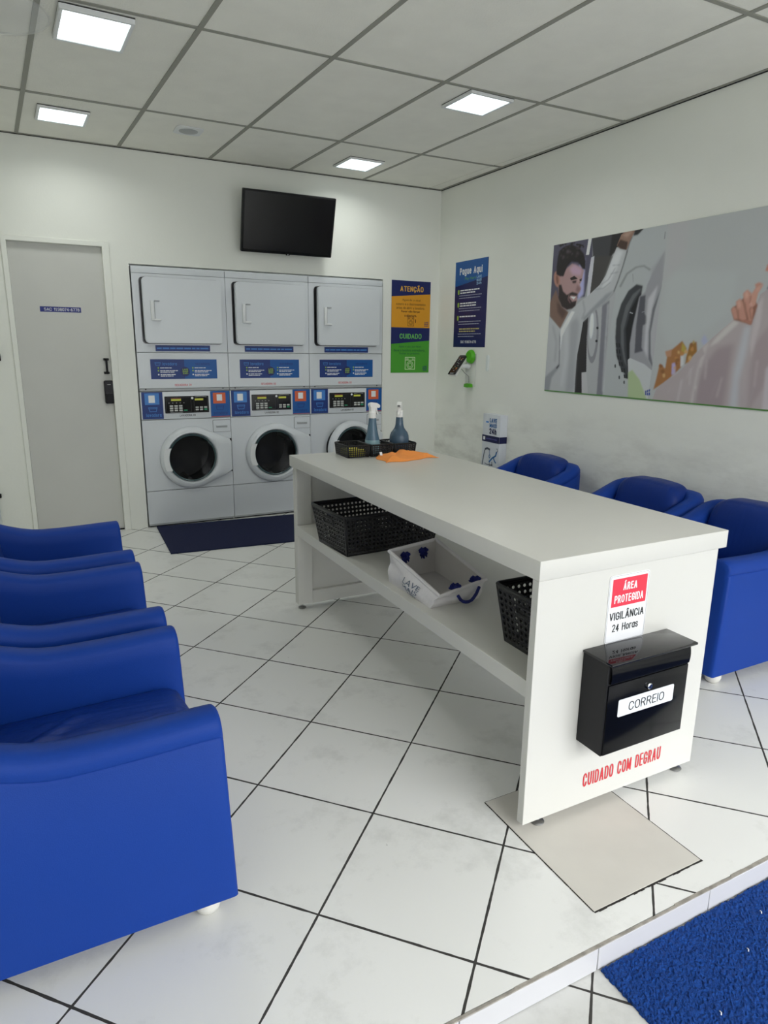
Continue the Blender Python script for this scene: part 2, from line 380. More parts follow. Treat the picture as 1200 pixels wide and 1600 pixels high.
# walls: the end wall has a door opening and the machine niche cut out of it
DX0, DX1, DZ = -.062, .545, 2.078
NX0, NX1, NZ = .712, 2.776, 1.972
f = MB(); T = .14
f.box(XL, DX0, YB, YB+T, 0, ZC, M_WALL); f.box(DX0, DX1, YB, YB+T, DZ, ZC, M_WALL)
f.box(DX1, NX0, YB, YB+T, 0, ZC, M_WALL); f.box(NX0, NX1, YB, YB+T, NZ, ZC, M_WALL); f.box(NX1, XR, YB, YB+T, 0, ZC, M_WALL)
struct(f.build('wall_back'))
f = MB(); f.box(NX0-.1, NX1+.1, YB+.78, YB+.82, 0, ZC, M_DARK); f.box(NX0-.1, NX0-.06, YB+T, YB+.8, 0, ZC, M_DARK); f.box(NX1+.06, NX1+.1, YB+T, YB+.8, 0, ZC, M_DARK)
struct(f.build('wall_niche'))
f = MB(); f.box(XR, XR+.14, YF, YB+T, ZL, ZC+.02, M_WALLR); struct(f.build('wall_right'))
f = MB(); f.box(XL-.14, XL, YF, YB+T, ZL, ZC+.02, M_WALL); struct(f.build('wall_left'))
f = MB(); f.box(XL, XR, YF-.02, YF+.06, 2.70, ZC, M_WALL); f.box(XL, .30, YF-.02, YF+.06, ZL, 2.70, M_WALL); struct(f.build('wall_front'))

# door with its casing
d = MB(); d.box(DX0+.006, DX1-.006, YB+.028, YB+.066, .008, DZ-.006, M_DOORP, .002, 1)
d.box(DX0+.09, DX0+.091, YB+.0275, YB+.03, .01, DZ-.01, M_DOORP)
door = struct(d.build('door_1'))
h = MB(); M_BLK = mat('matt_black_metal', C(20, 20, 21), .4, .6)
h.box(.489, .526, YB+.012, YB+.03, 1.287, 1.304, M_BLK, .002, 1); h.box(.487, .524, YB+.012, YB+.03, 1.19, 1.207, M_BLK, .002, 1)
h.box(.499, .514, YB-.018, YB-.004, 1.192, 1.302, M_BLK, .004, 2); h.box(.501, .512, YB-.01, YB+.02, 1.19, 1.2, M_BLK); h.box(.501, .512, YB-.01, YB+.02, 1.294, 1.304, M_BLK)
h.build('pull_handle', door)
h = MB(); pl = front(YB+.028)
h.prism(pl, rrect(.478, .545, .975, 1.144, .012), 0, .026, mat('black_lock_plastic', C(14, 14, 16), .35, spec=.2), True)
h.prism(pl, rrect(.484, .539, 1.045, 1.136, .008), .026, .0275, mat('black_lock_glass', C(8, 8, 10), .15, spec=.2)); h.rect(pl, .499, .523, 1.112, 1.118, .0282, mat('grey_mark', C(150, 150, 150)))
h.prism(pl, rrect(.486, .537, .982, 1.04, .008), .026, .034, mat('black_lock_plastic', C(14, 14, 16), .35, spec=.2), True)
h.build('electronic_lock', door)
f = MB()
f.box(DX0-.026, DX0+.006, YB-.012, YB+.07, 0, DZ+.028, M_WALL, .003, 1); f.box(DX1-.006, DX1+.042, YB-.012, YB+.07, 0, DZ+.028, M_WALL, .003, 1)
f.box(DX0+.0, DX1, YB-.012, YB+.07, DZ-.006, DZ+.028, M_WALL, .003, 1); f.box(DX0, DX1, YB+.02, YB+.07, -.002, .007, M_DARK)
struct(f.build('trim_2'))

# ceiling: skewed grid of panels between grey bars, as it hangs in the room
GX = lambda k, y: .118+.6265*k-.048*(y-4.54)
GY = lambda k: 4.545-1.2145*k
f = MB(); f.box(XL, XR, YF, YB+T, ZC+.012, ZC+.03, M_CEIL)
rr = random.Random(3)
for k in range(-3, 7):
    for j in range(-1, 6):
        y1, y0 = min(GY(j), YB), max(GY(j+1), YF)
        if y1-y0 < .02: continue
        q = []
        for (kk, yy) in ((k, y0), (k+1, y0), (k+1, y1), (k, y1)): q.append([GX(kk, yy), yy])
        g = .006
        q[0][0] += g; q[3][0] += g; q[1][0] -= g; q[2][0] -= g; q[0][1] += g; q[1][1] += g; q[2][1] -= g; q[3][1] -= g
        for z in q: z[0] = min(max(z[0], XL), XR)
        if q[1][0]-q[0][0] < .02 and q[2][0]-q[3][0] < .02: continue
        zz = ZC+.002+rr.uniform(0, .0025)
        f.add([(q[i][0], q[i][1], zz) for i in range(4)]+[(q[i][0], q[i][1], ZC+.012) for i in range(4)],
              [(0, 1, 2, 3), (0, 1, 5, 4), (1, 2, 6, 5), (2, 3, 7, 6), (3, 0, 4, 7)], M_CEIL)
struct(f.build('ceiling'))
f = MB(); w = .0115
for k in range(-2, 6):
    a, b = GX(k, YF), GX(k, YB)
    if max(a, b) > XR or min(a, b) < XL: continue
    f.add([(a-w, YF, ZC-.001), (a+w, YF, ZC-.001), (b+w, YB, ZC-.001), (b-w, YB, ZC-.001), (a-w, YF, ZC+.01), (a+w, YF, ZC+.01), (b+w, YB, ZC+.01), (b-w, YB, ZC+.01)],
          [(0, 1, 2, 3), (0, 1, 5, 4), (1, 2, 6, 5), (2, 3, 7, 6), (3, 0, 4, 7)], M_GREY)
for j in range(0, 6): f.box(XL, XR, GY(j)-w, GY(j)+w, ZC-.0006, ZC+.009, M_GREY)
f.box(XR-.018, XR, YF, YB, ZC-.003, ZC+.006, M_GREY); f.box(XL, XR, YB-.012, YB, ZC-.002, ZC+.006, M_GREY)
f.box(XL, XR, YB-.004, YB-.0005, ZC-.006, ZC-.002, M_DARK); f.box(XR-.004, XR-.0005, YF, YB, ZC-.0075, ZC-.003, M_DARK)
struct(f.build('trim_3'))

# ------------------------------------------------------------------ things on the ceiling
M_LED = mat('lit_diffuser', C(235, 250, 255), .4, emit=(.80, .97, 1.0, 1), estr=3.2)
M_WPL = mat('white_plastic', C(226, 228, 228), .35)
LG = 'square lit ceiling panels'
def ceiling_light(x, y, w, d, drop, label):
    t = thing('ceiling_light', label, 'ceiling light', (x, y, ZC), math.radians(2), LG)
    b = MB(); e = .016
    b.box(-w/2-e, w/2+e, d/2, d/2+e, -drop, 0, M_WPL, .002, 1); b.box(-w/2-e, w/2+e, -d/2-e, -d/2, -drop, 0, M_WPL, .002, 1)
    b.box(-w/2-e, -w/2, -d/2, d/2, -drop, 0, M_WPL, .002, 1); b.box(w/2, w/2+e, -d/2, d/2, -drop, 0, M_WPL, .002, 1)
    b.box(-w/2-e, w/2+e, -d/2-e, d/2+e, -.002, .0012, M_DARK)
    b.build('frame', t)
    b = MB(); b.box(-w/2, w/2, -d/2, d/2, -drop+.004, -.004, M_LED); b.build('diffuser', t)
    l = area('panel_light', (0, 0, -drop-.004), w*.95, d*.95, LAMP_W, (.985, 1.0, .95), (0, 0, 0)); l.parent = t; l.data.spread = math.radians(155)
    return t
ceiling_light(.39, 3.535, .262, .305, .022, 'square lit panel beside the clear round cover, largest of the four ceiling lights')
ceiling_light(.325, 4.875, .25, .25, .014, 'square lit panel above the grey door, small beside the end wall')
ceiling_light(2.338, 4.98, .252, .262, .014, 'square lit panel above the television\'s outer corner, close to the end wall')
ceiling_light(2.365, 3.485, .256, .25, .016, 'square lit panel hanging alone over the white table, far from both walls')
t = thing('ceiling_speaker', 'small round white speaker in a square plate set into a ceiling panel', 'speaker', (1.055, 4.81, ZC+.002))
b = MB(); pl = Plane((0, 0, 0), (1, 0, 0), (0, 1, 0), (0, 0, -1)); b.prism(pl, rrect(-.085, .085, -.085, .085, .03), 0, .006, M_WPL, True); b.build('plate', t)
b = MB(); b.lathe([(.0, -.012), (.045, -.012), (.058, -.008), (.06, -.004)], mat('speaker_grille', C(170, 172, 172), .5), n=28); b.build('grille', t)
t = thing('round_cover', 'clear round plastic cover under the ceiling, cut off by the corner beside a lit panel', 'cover', (-.005, 3.56, ZC-.002))
M_CLR = mat('clear_plastic', (.90, .92, .92, 1), .06, alpha=.16)
b = MB(); b.lathe([(0, -.03), (.15, -.028), (.205, -.02), (.226, -.006), (.226, 0), (.222, -.002), (.2, -.015), (.148, -.0235), (0, -.0255)], M_CLR, n=64); b.build('dome', t)
b = MB(); b.lathe([(.222, 0), (.23, 0), (.23, -.005), (.222, -.005)], M_CLR, n=64, caps=False); b.build('rim', t)

# ------------------------------------------------------------------ laundry machines
M_ENAM = mat('white_enamel', C(214, 218, 222), .28)
M_ENAM2 = mat('white_enamel_shell', C(206, 210, 214), .32)
M_NAVY = mat('navy_print', C(14, 50, 120), .4)
M_NAVY2 = mat('deep_navy_print', C(20, 34, 96), .4)
M_AZUL = mat('azure_print', C(0, 84, 158), .4)
M_SKY = mat('light_blue_print', C(66, 130, 204), .4)
M_ORNG = mat('orange_print', C(216, 100, 58), .4)
M_WPR = mat('white_print', C(236, 238, 240), .5)
M_BPR = mat('black_print', C(22, 23, 26), .5)
M_RPR = mat('red_print', C(206, 44, 54), .5)
M_GPR = mat('lime_print', C(150, 185, 70), .5)
M_GREYL = mat('grey_ledge', C(165, 168, 170), .4)
M_GREYD = mat('grey_shadow_gap', C(88, 90, 92), .6)
M_GLASSY = mat('black_panel_gloss', C(13, 13, 14), .12)
M_KEY = mat('pale_key', C(190, 192, 188), .4)
M_KEYG = mat('green_key', C(46, 150, 105), .4)
M_LCD = mat('lit_yellow_display', C(60, 60, 20), .4, emit=C(190, 195, 70), estr=.55)
M_LEDR = mat('dim_red_display', C(60, 18, 14), .4, emit=C(150, 40, 30), estr=.18)
M_GLASS = mat('door_glass', (.012, .013, .014, 1), .05, alpha=.35, spec=.3)
M_STEEL = mat('brushed_steel', C(150, 150, 152), .32, .9)
M_DRUM = mat('dark_drum', C(48, 48, 50), .4, .2, spec=.3)
M_RUB = mat('black_rubber', C(22, 22, 24), .6)
MW = .6825
MX = [.7195, .7195+MW, .7195+2*MW]
YM = 5.405

def basket_icon(mb, pl, u, v, w, d, m):
    mb.stroke(pl, [(u-w/2, v+w*.25), (u-w*.38, v-w*.25), (u+w*.38, v-w*.25), (u+w/2, v+w*.25)], w*.07, d, m, True)
    mb.stroke(pl, [(u-w*.46, v+w*.1), (u+w*.46, v+w*.1)], w*.05, d, m)
def brand_block(mb, pl, u, v, w, d, m, small=True):
    """three stacked words of the laundry's mark"""
    h = w*.36
    for k, s_ in enumerate(('LAVE', 'MAIS', '24h')): mb.word(pl, s_, u-w/2, u+w/2, v+(1-k)*h-h*.42, v+(1-k)*h+h*.42, d, m, .24, .10)

def holed_sheet(mb, pl, u0, u1, v0, v1, ring, depth, m):
    """flat front sheet with one opening whose lip turns inwards"""
    n = len(ring); cu, cv = sum(p[0] for p in ring)/n, sum(p[1] for p in ring)/n; q = []
    for (u, v) in ring:
        ca, sa = u-cu, v-cv
        k = min(((u1-cu)/ca if ca > 1e-6 else 99), ((u0-cu)/ca if ca < -1e-6 else 99), ((v1-cv)/sa if sa > 1e-6 else 99), ((v0-cv)/sa if sa < -1e-6 else 99))
        q.append((cu+ca*k, cv+sa*k))
    for c_ in ((u1, v1), (u0, v1), (u0, v0), (u1, v0)):
        i = min(range(n), key=lambda i: math.hypot(q[i][0]-c_[0], q[i][1]-c_[1])); q[i] = c_
    vs = [pl.p(u, v, 0) for u, v in ring]+[pl.p(u, v, 0) for u, v in q]+[pl.p(u, v, -depth) for u, v in ring]+[pl.p(u, v, -depth) for u, v in q]
    mb.add(vs, [(i, (i+1) % n, n+(i+1) % n, n+i) for i in range(n)]+[(i, (i+1) % n, 2*n+(i+1) % n, 2*n+i) for i in range(n)]+[(n+i, n+(i+1) % n, 3*n+(i+1) % n, 3*n+i) for i in range(n)], m)

def open_shell(mb, x0, x1, y0, y1, z0, z1, m, t=.003):
    """sheet cabinet: sides, top, bottom and back, open towards the front sheet"""
    mb.box(x0, x0+t, y0, y1, z0, z1, m); mb.box(x1-t, x1, y0, y1, z0, z1, m); mb.box(x0+t, x1-t, y0, y1, z0, z0+t, m); mb.box(x0+t, x1-t, y0, y1, z1-t, z1, m); mb.box(x0+t, x1-t, y1-t, y1, z0+t, z1-t, m)

def tumble_dryer(x0, num, label):
    t = thing('tumble_dryer', label, 'dryer', (x0, YM, 1.057), 0, 'tumble dryers stacked on the washers')
    z = 1.057; Z = lambda a: a-z; w = MW; pl = front(0, 0, -z)
    b = MB()
    open_shell(b, .0015, w-.0015, .02, .70, Z(1.06), Z(1.9575), M_ENAM2)
    b.box(.0015, w-.0015, 0, .021, Z(1.911), Z(1.957), M_ENAM, .003, 2)            # top strip
    # front frame round the opening
    fx0, fx1, fz0, fz1 = .046, .645, 1.408, 1.886
    holed_sheet(b, pl, .0015, w-.0015, 1.350, 1.909, rrect(fx0, fx1, fz0, fz1, .034, 6), .03, M_ENAM)
    b.build('body', t)
    b = MB(); holed_sheet(b, front(.045, 0, -z), fx0, fx1, fz0, fz1, circ(.345, 1.647, .21, 36), .01, M_STEEL)
    for (u0, u1, v0, v1) in ((fx0, fx0+.004, fz0, fz1), (fx1-.004, fx1, fz0, fz1), (fx0, fx1, fz0, fz0+.004), (fx0, fx1, fz1-.004, fz1)):
        b.box(u0, u1, .004, .05, Z(v0), Z(v1), M_STEEL)
    b.lathe([(.215, .04), (.2, .05), (.19, .3), (0, .32)], M_DRUM, (.345, 0, Z(1.647)), 'y', 36, caps=False)
    b.build('opening', t)
    # door hung at its right-hand side and standing a little ajar
    dr = MB(); hx, hz = .643, 1.649; dp = front(0, -.58, -.2335)
    dr.prism(dp, rrect(0, .578, 0, .467, .03), 0, .026, M_ENAM, True); dr.prism(dp, rrect(.005, .573, .005, .462, .027), .026, .030, M_ENAM, True)
    dr.prism(dp, rrect(.02, .55, .02, .44, .03), -.02, 0, M_GREYL, True); dr.prism(dp, rrect(-.003, .582, -.004, .470, .032), -.004, -.0005, M_GREYD, True)
    do = dr.build('door', t, (hx, -.004, Z(hz))); do.rotation_euler.z = math.radians(2.2)
    hd = MB(); hp = front(-.030, -.58, -.2335)
    hd.prism(hp, rrect(.048, .118, .168, .318, .006), 0, .003, M_ENAM, True)
    hd.box(-.58+.048, -.58+.072, -.048, -.031, -.2335+.168, -.2335+.300, M_WPL, .004, 2); hd.box(-.58+.048, -.58+.118, -.046, -.031, -.2335+.160, -.2335+.174, M_WPL, .004, 2)
    hd.box(-.58+.072, -.58+.078, -.036, -.031, -.2335+.174, -.2335+.300, M_GREYL); hd.box(-.58+.076, -.58+.116, -.038, -.031, -.2335+.296, -.2335+.306, M_GREYL, .003, 1)
    hd.build('handle', do)
    # lower panel
    b = MB(); b.box(.0015, w-.0015, 0, .021, Z(1.082), Z(1.3465), M_ENAM, .002, 1)
    b.box(.0015, w-.0015, -.006, .02, Z(1.060), Z(1.080), M_GREYL, .003, 1)
    for u in (.045, .63): b.lathe([(.005, -.008), (.005, 0)], M_DARK, (u, 0, Z(1.076)), 'y', 10)
    b.word(pl, 'SECADORA 0%d' % num, .262, .388, 1.097, 1.113, .0006, M_RPR, .15, .12)
    b.build('lower_panel', t)
    s = MB(); s.rect(pl, .137, .545, 1.357, 1.402, .001, M_NAVY)
    s.bars(pl, .148, .535, 1.379, .011, .0016, M_SKY, 3); s.build('strip_sticker', t)
    s = MB(); s.rect(pl, .092, .342, 1.151, 1.298, .001, M_NAVY); s.rect(pl, .342, .591, 1.151, 1.298, .001, M_AZUL)
    basket_icon(s, pl, .145, 1.264, .04, .0016, M_SKY); s.word(pl, 'lavadora', .180, .285, 1.253, 1.276, .0016, M_SKY, .13, .14)
    s.word(pl, 'secadora', .425, .535, 1.253, 1.276, .0016, M_NAVY, .13, .14)
    for u in (.148, .405):
        for k, (v, n) in enumerate(((1.234, 1), (1.213, 2), (1.184, 2))):
            s.flat(pl, circ(u, v, .006, 10), .0016, M_GPR if k < 2 else M_WPR)
            for q in range(n): s.bars(pl, u+.013, u+.013+(.085 if k == 0 else .13-.02*q-.015*(k-1)), v-.011*q, .0055, .0016, M_WPR, k*7+q)
    s.flat(pl, circ(.345, 1.205, .036, 20), .0014, M_NAVY2); brand_block(s, pl, .347, 1.207, .040, .002, M_GPR)
    s.build('instruction_sticker', t)
    return t

def washing_machine(x0, num, label, swing=0.0):
    t = thing('washing_machine', label, 'washing machine', (x0, YM, 0), 0, 'front-loading washing machines')
    w = MW; pl = front(0); b = MB()
    cx, cz, rg, ro = .358, .54, .187, .243
    open_shell(b, .0015, w-.0015, .021, .70, .012, 1.056, M_ENAM2)
    # front sheet with its round porthole
    holed_sheet(b, pl, .0015, w-.0015, .291, .842, circ(cx, cz, .212, 48), .02, M_ENAM)
    b.box(.0015, w-.0015, -.0, .021, .012, .2865, M_ENAM, .002, 1)
    b.box(.0015, w-.0015, -.001, .03, .012, .026, M_GREYL); b.box(.01, w-.01, .02, .5, 0, .013, M_DARK)
    b.box(w-.012, w-.004, -.012, .0, .408, .675, M_DARK)
    b.build('body', t)
    b = MB(); b.lathe([(.212, .0), (.208, -.006), (.196, -.006), (.188, .02), (.19, .06)], M_RUB, (cx, 0, cz), 'y', 40, caps=False)
    b.build('door_gasket', t)
    b = MB(); b.lathe([(.19, .06), (.215, .09), (.225, .40), (.10, .42), (0, .43)], M_DRUM, (cx, 0, cz), 'y', 40, caps=False)
    for k in range(3):
        a = k*2*PI/3+.5; b.tube([(cx+.2*math.cos(a), .1, cz+.2*math.sin(a)), (cx+.2*math.cos(a), .38, cz+.2*math.sin(a))], .022, M_STEEL, 8)
    b.build('drum', t)
    b = MB(); b.prism(pl, rrect(.5375, .6795, .7305, .8275, .008), 0, .0012, M_GREYD); b.prism(pl, rrect(.540, .677, .733, .825, .008), 0, .006, M_ENAM, True)
    b.prism(pl, rrect(.562, .652, .765, .788, .004), .006, .007, M_GREYL); b.prism(pl, rrect(.562, .652, .782, .790, .003), .006, .016, M_ENAM, True)
    b.build('detergent_drawer', t)
    # door: round ring running out into the hinge block on the right
    hull = [(.0, 0)]
    pts = [(cx+ro*math.cos(2*PI*i/180), cz+ro*math.sin(2*PI*i/180)) for i in range(180)]+[(.674, .668), (.674, .414)]
    def support(a):
        ca, sa = math.cos(a), math.sin(a); best = ro
        for s_ in (1, -1):      # tangent from ring to hinge corner
            h0 = (.674-cx, (.668 if s_ > 0 else .414)-cz)
            D = math.hypot(*h0); al = math.atan2(h0[1], h0[0]); be = math.acos(ro/D); ta = al+s_*be
            p0 = (ro*math.cos(ta), ro*math.sin(ta)); e = (h0[0]-p0[0], h0[1]-p0[1]); den = ca*e[1]-sa*e[0]
            if abs(den) > 1e-9:
                r_ = (p0[0]*e[1]-p0[1]*e[0])/den; k = (p0[0]*sa-p0[1]*ca)/den
                if 0 <= k <= 1 and r_ > 0: best = max(best, r_)
        if ca > 0:
            r_ = (.674-cx)/ca; vv = cz+r_*sa
            if .414 <= vv <= .668: best = max(best, r_)
        return best
    n = 72; A = [2*PI*i/n for i in range(n)]; O = [support(a) for a in A]
    HX = .674
    prof = [(1, 0, .004), (1, 0, .030), (1, -.010, .044), (.62, 0, .054), (.25, 0, .056), (0, .012, .050), (0, .002, .034), (0, 0, .006)]
    rows = []
    for (k, off, dd) in prof:
        rows.append([(cx+(rg+(min(o_, ro+.06) if k < 1 else o_)*k-rg*k+(off if k < 1 else off))*math.cos(a)-HX, -dd, cz+(rg+(min(o_, ro+.06) if k < 1 else o_)*k-rg*k+off)*math.sin(a)) for a, o_ in zip(A, O)])
    rows.append(rows[0])
    b = MB(); b.grid(rows, M_ENAM, True); do = b.build('door', t, (HX, 0, 0)); do.rotation_euler.z = math.radians(swing)
    g = MB(); g.lathe([(rg-.001, -.034), (rg-.012, -.040), (.12, -.028), (.06, -.02), (0, -.018)], M_GLASS, (cx-HX, 0, cz), 'y', 48, caps=False)
    g.build('glass', do)
    g = MB(); g.lathe([(rg+.001, -.036), (rg-.006, -.046), (rg-.012, -.040)], mat('teal_seal', C(70, 92, 96), .3), (cx-HX, 0, cz), 'y', 48, caps=False)
    g.build('trim_ring', do)
    g = MB(); hp = front(-.052, -HX)
    hpoly = [(cx+(rg-.004)*math.cos(math.radians(a)), cz+(rg-.004)*math.sin(math.radians(a))) for a in range(152, 209, 7)]
    hpoly = [(.150, .625), (hpoly[0][0]-.004, .625)]+hpoly+[(hpoly[-1][0]-.004, .448), (.150, .448), (.138, .49), (.135, .54), (.138, .585)]
    g.prism(hp, hpoly, 0, .010, M_WPL, False); g.build('door_handle', do)
    # control panel
    b = MB(); b.box(.0015, w-.0015, -.004, .022, .846, 1.0565, M_ENAM, .003, 2)
    cp = front(-.004); b.word(cp, 'LAVADORA 0%d' % num, .285, .405, .864, .880, .0006, M_BPR, .15, .12)
    c = b.build('control_panel', t)
    s = MB(); s.prism(cp, rrect(.177, .512, .891, 1.02, .004), 0, .003, M_GLASSY)
    for (u0, u1) in ((.188, .375), (.398, .503)): s.stroke(cp, [(u0, .900), (u1, .900), (u1, 1.010), (u0, 1.010)], .002, .0034, mat('grey_line', C(70, 70, 72)), True)
    s.rect(cp, .225, .300, .985, .999, .0036, M_LCD); s.rect(cp, .225, .300, 1.001, 1.008, .0036, M_LEDR); s.rect(cp, .405, .470, .985, 1.000, .0036, M_LCD)
    for i in range(3):
        for j in range(3): s.box(.212+.035*i, .238+.035*i, -.0105, -.007, .906+.017*j, .918+.017*j, M_KEY, .001, 1)
        for j in range(2): s.box(.408+.033*i, .432+.033*i, -.0105, -.007, .908+.017*j, .920+.017*j, M_KEYG if (i == 2 and j == 0) else M_KEY, .001, 1)
    s.box(.318, .345, -.0105, -.007, .908, .916, M_KEYG, .001, 1); s.flat(cp, circ(.386, 1.004, .009, 14), .0036, M_WPR)
    s.stroke(cp, [(.215, .899), (.26, .894), (.31, .897)], .002, .0036, M_KEY); s.stroke(cp, [(.41, 1.012), (.45, 1.017), (.495, 1.012)], .002, .0036, M_KEY)
    for i in range(5): s.rect(cp, .205+.028*i, .212+.028*i, .966, .972, .0036, mat('grey_mark', C(150, 150, 150)))
    s.build('display', c)
    s = MB(); s.rect(cp, .010, .164, .850, 1.055, .0008, M_NAVY); s.rect(cp, .032, .138, .960, 1.046, .0014, M_SKY); s.rect(cp, .060, .106, .974, 1.030, .0018, M_WPR)
    basket_icon(s, cp, .088, .923, .062, .0014, M_SKY); s.word(cp, 'lavadora', .036, .148, .868, .894, .0014, M_SKY, .14, .14); s.build('blue_sticker', c)
    s = MB(); s.rect(cp, .527, .680, .850, 1.055, .0008, M_AZUL); s.rect(cp, .548, .647, .957, 1.041, .0014, M_ORNG); s.rect(cp, .577, .620, .978, 1.028, .0018, M_WPR)
    basket_icon(s, cp, .600, .923, .062, .0014, M_NAVY); s.word(cp, 'secadora', .548, .656, .870, .894, .0014, M_NAVY, .13, .12); s.rect(cp, .530, .677, .851, .858, .0014, mat('dull_red_print', C(150, 70, 80)))
    s.build('orange_coded_sticker', c)
    return t
for k, (wl, dl) in enumerate((('front-loading washer beside the grey door, door shut', 'white tumble dryer stacked on the washer nearest the grey door'),
                              ('middle of the three front-loading washers, its round door shut', 'middle of the three stacked white tumble dryers, under the television'),
                              ('front-loading washer with its round door standing open behind the spray bottles', 'white tumble dryer nearest the yellow and green poster, door furthest ajar'))):
    washing_machine(MX[k], k+1, wl, 9.0 if k == 2 else 0.0)
    tumble_dryer(MX[k], k+1, dl)

# ------------------------------------------------------------------ television on the end wall, tipped towards the room
M_TV = mat('black_tv_plastic', C(12, 13, 15), .35, spec=.25)
M_SCR = mat('dark_screen', C(6, 6, 8), .14, spec=.3)
tv = thing('television', 'flat black switched-off television tipped forward high on the wall above the machines', 'television', (1.884, 5.27, 2.312), math.radians(0))
til = Matrix.Rotation(math.radians(15.2), 4, 'X')
b = MB(); b.box(-.370, .370, -.010, .030, -.219, .219, M_TV, .008, 2, til); b.box(-.25, .25, .028, .055, -.16, .12, M_TV, .012, 2, til)
b.build('housing', tv)
b = MB(); b.box(-.356, .356, -.0135, -.0095, -.196, .205, M_SCR, 0, 1, til); b.build('screen', tv)
b = MB(); b.box(-.016, .016, -.016, -.008, -.224, -.212, M_TV, .003, 1, til)
p_ = [til @ Vector((u, -.0165, v)) for u, v in circ(0, -.217, .004, 12)]; b.add(p_, [tuple(range(12))], mat('silver_mark', C(200, 202, 205), .3)); b.build('badge', tv)
b = MB(); b.box(-.10, .10, .128, .147, -.10, .10, M_BLK, .003, 1); b.box(-.03, .03, .05, .13, -.015, .03, M_BLK, .004, 1); b.tube([(-.06, .13, -.08), (-.06, .06, -.09)], .008, M_BLK); b.tube([(.06, .13, -.08), (.06, .06, -.09)], .008, M_BLK)
b.build('wall_bracket', tv)

# ------------------------------------------------------------------ posters
M_YEL = mat('amber_print', C(226, 158, 38), .4); M_GRN = mat('green_print', C(72, 160, 44), .4); M_YTX = mat('yellow_ink', C(232, 176, 66), .5)
M_GTX = mat('green_ink', C(112, 196, 90), .5); M_DKY = mat('brown_ink', C(98, 62, 26), .5); M_DKG = mat('dark_green_ink', C(26, 82, 60), .5)
M_PALEG = mat('pale_green_ink', C(205, 230, 180), .5)
ph = thing('poster', 'tall poster on the end wall, amber half over green half, headed ATENÇÃO and CUIDADO', 'poster', (2.861, YB, 1.184))
pl = front(0); W, H = .392, .788
b = MB(); b.box(0, W, -.003, -.0002, 0, H, M_NAVY2); b.build('board', ph)
b = MB(); D = .0036
b.flat(pl, [(0, .393), (W, .393), (W, .683), (0, .652)], D, M_YEL); b.flat(pl, [(0, 0), (W, 0), (W, .283), (0, .250)], D, M_GRN)
D2 = .0042
b.word(pl, 'ATENÇÃO', .085, .318, .698, .742, D2, M_YTX, .18, .13); b.word(pl, 'CUIDADO', .085, .308, .297, .340, D2, M_GTX, .17, .13)
for k, (s_, u0, u1, bo) in enumerate((('Aguarde o sinal', .105, .290, 0), ('sonoro e o destravamento', .045, .342, 0), ('antes de abrir a lavadora.', .048, .335, 0), ('Favor não forçar', .098, .290, .02), ('a abertura.', .130, .255, .02))):
    v = .622-.032*k; b.text(pl, s_, u0, u1, v-.008, v+.014, D2, M_DKY, bo)
for k, (s_, u0, u1) in enumerate((('Após o uso, por favor', .078, .310), ('deixe a lavadora entreaberta.', .025, .350), ('Fechar ao próximo.', .085, .295))):
    v = .224-.030*k; b.text(pl, s_, u0, u1, v-.008, v+.014, D2, M_DKG, 0)
def washer_icon(mb, u, v, w, h, m):
    mb.stroke(pl, [(u-w/2, v), (u+w/2, v), (u+w/2, v+h), (u-w/2, v+h)], w*.06, D2, m, True); mb.stroke(pl, [(u-w/2, v+h*.76), (u+w/2, v+h*.76)], w*.05, D2, m)
    mb.stroke(pl, circ(u, v+h*.37, w*.32, 18), w*.05, D2, m, True); mb.stroke(pl, circ(u, v+h*.37, w*.19, 14), w*.05, D2, m, True)
    mb.rect(pl, u-w*.42, u-w*.15, v+h*.83, v+h*.9, D2, m); mb.rect(pl, u+w*.2, u+w*.4, v+h*.83, v+h*.9, D2, m)
washer_icon(b, .195, .408, .062, .076, M_DKY); b.stroke(pl, [(.243, .437), (.243, .462)], .008, D2, M_DKY); washer_icon(b, .195, .030, .098, .105, M_PALEG)
brand_block(b, pl, .355, .425, .042, D2, M_NAVY2); brand_block(b, pl, .350, .038, .042, D2, M_NAVY2)
b.build('print', ph)

M_PAZ = mat('poster_azure', C(0, 84, 158), .4); M_PNV = mat('poster_navy', C(20, 28, 88), .4)
ph = thing('poster', 'tall navy payment poster headed Pague Aqui on the side wall', 'poster', (XR, 5.146, 1.414))
pl = rightwall(0, 0); W, H = .470, .700
b = MB(); b.box(-.003, -.0002, -W, 0, 0, H, M_PNV); b.build('board', ph)
b = MB()
b.flat(pl, [(0, .500), (W, .555), (W, H), (0, H)], D, M_PAZ)
b.word(pl, 'Pague Aqui', .068, .395, .592, .648, D2, M_WPR, .17, .13); b.text(pl, 'Pay Here', .150, .310, .540, .570, D2, mat('leaf_green_ink', C(92, 160, 50), .5), 0)
brand_block(b, pl, .355, .535, .070, D2, mat('pale_blue_ink', C(150, 190, 225), .5))
for k, (v, n, m) in enumerate(((.455, 2, 2), (.350, 2, 2), (.242, 1, 2), (.140, 2, 2))):
    if k < 3: b.prism(pl, rrect(.048, .072, v-.022, v+.018, .010), D, D2, M_GPR)
    for q in range(n): b.bars(pl, .085, .085+(.28-.06*q if k == 0 else .24 if k < 3 else .30-.06*q), v+.010-.020*q, .010, D2, M_WPR if k < 3 else mat('dull_gold_ink', C(190, 180, 120), .5), k*9+q)
    for q in range(m): b.bars(pl, .070, .070+(.33-.02*q if k < 3 else .34-.1*q), v-.032-.020*q, .0055, D2, mat('pale_grey_ink', C(170, 176, 195), .5), k*5+q+40)
b.word(pl, 'SAC 11.98074-6778', .115, .345, .032, .054, D2, M_WPR, .15, .12)
b.build('print', ph)

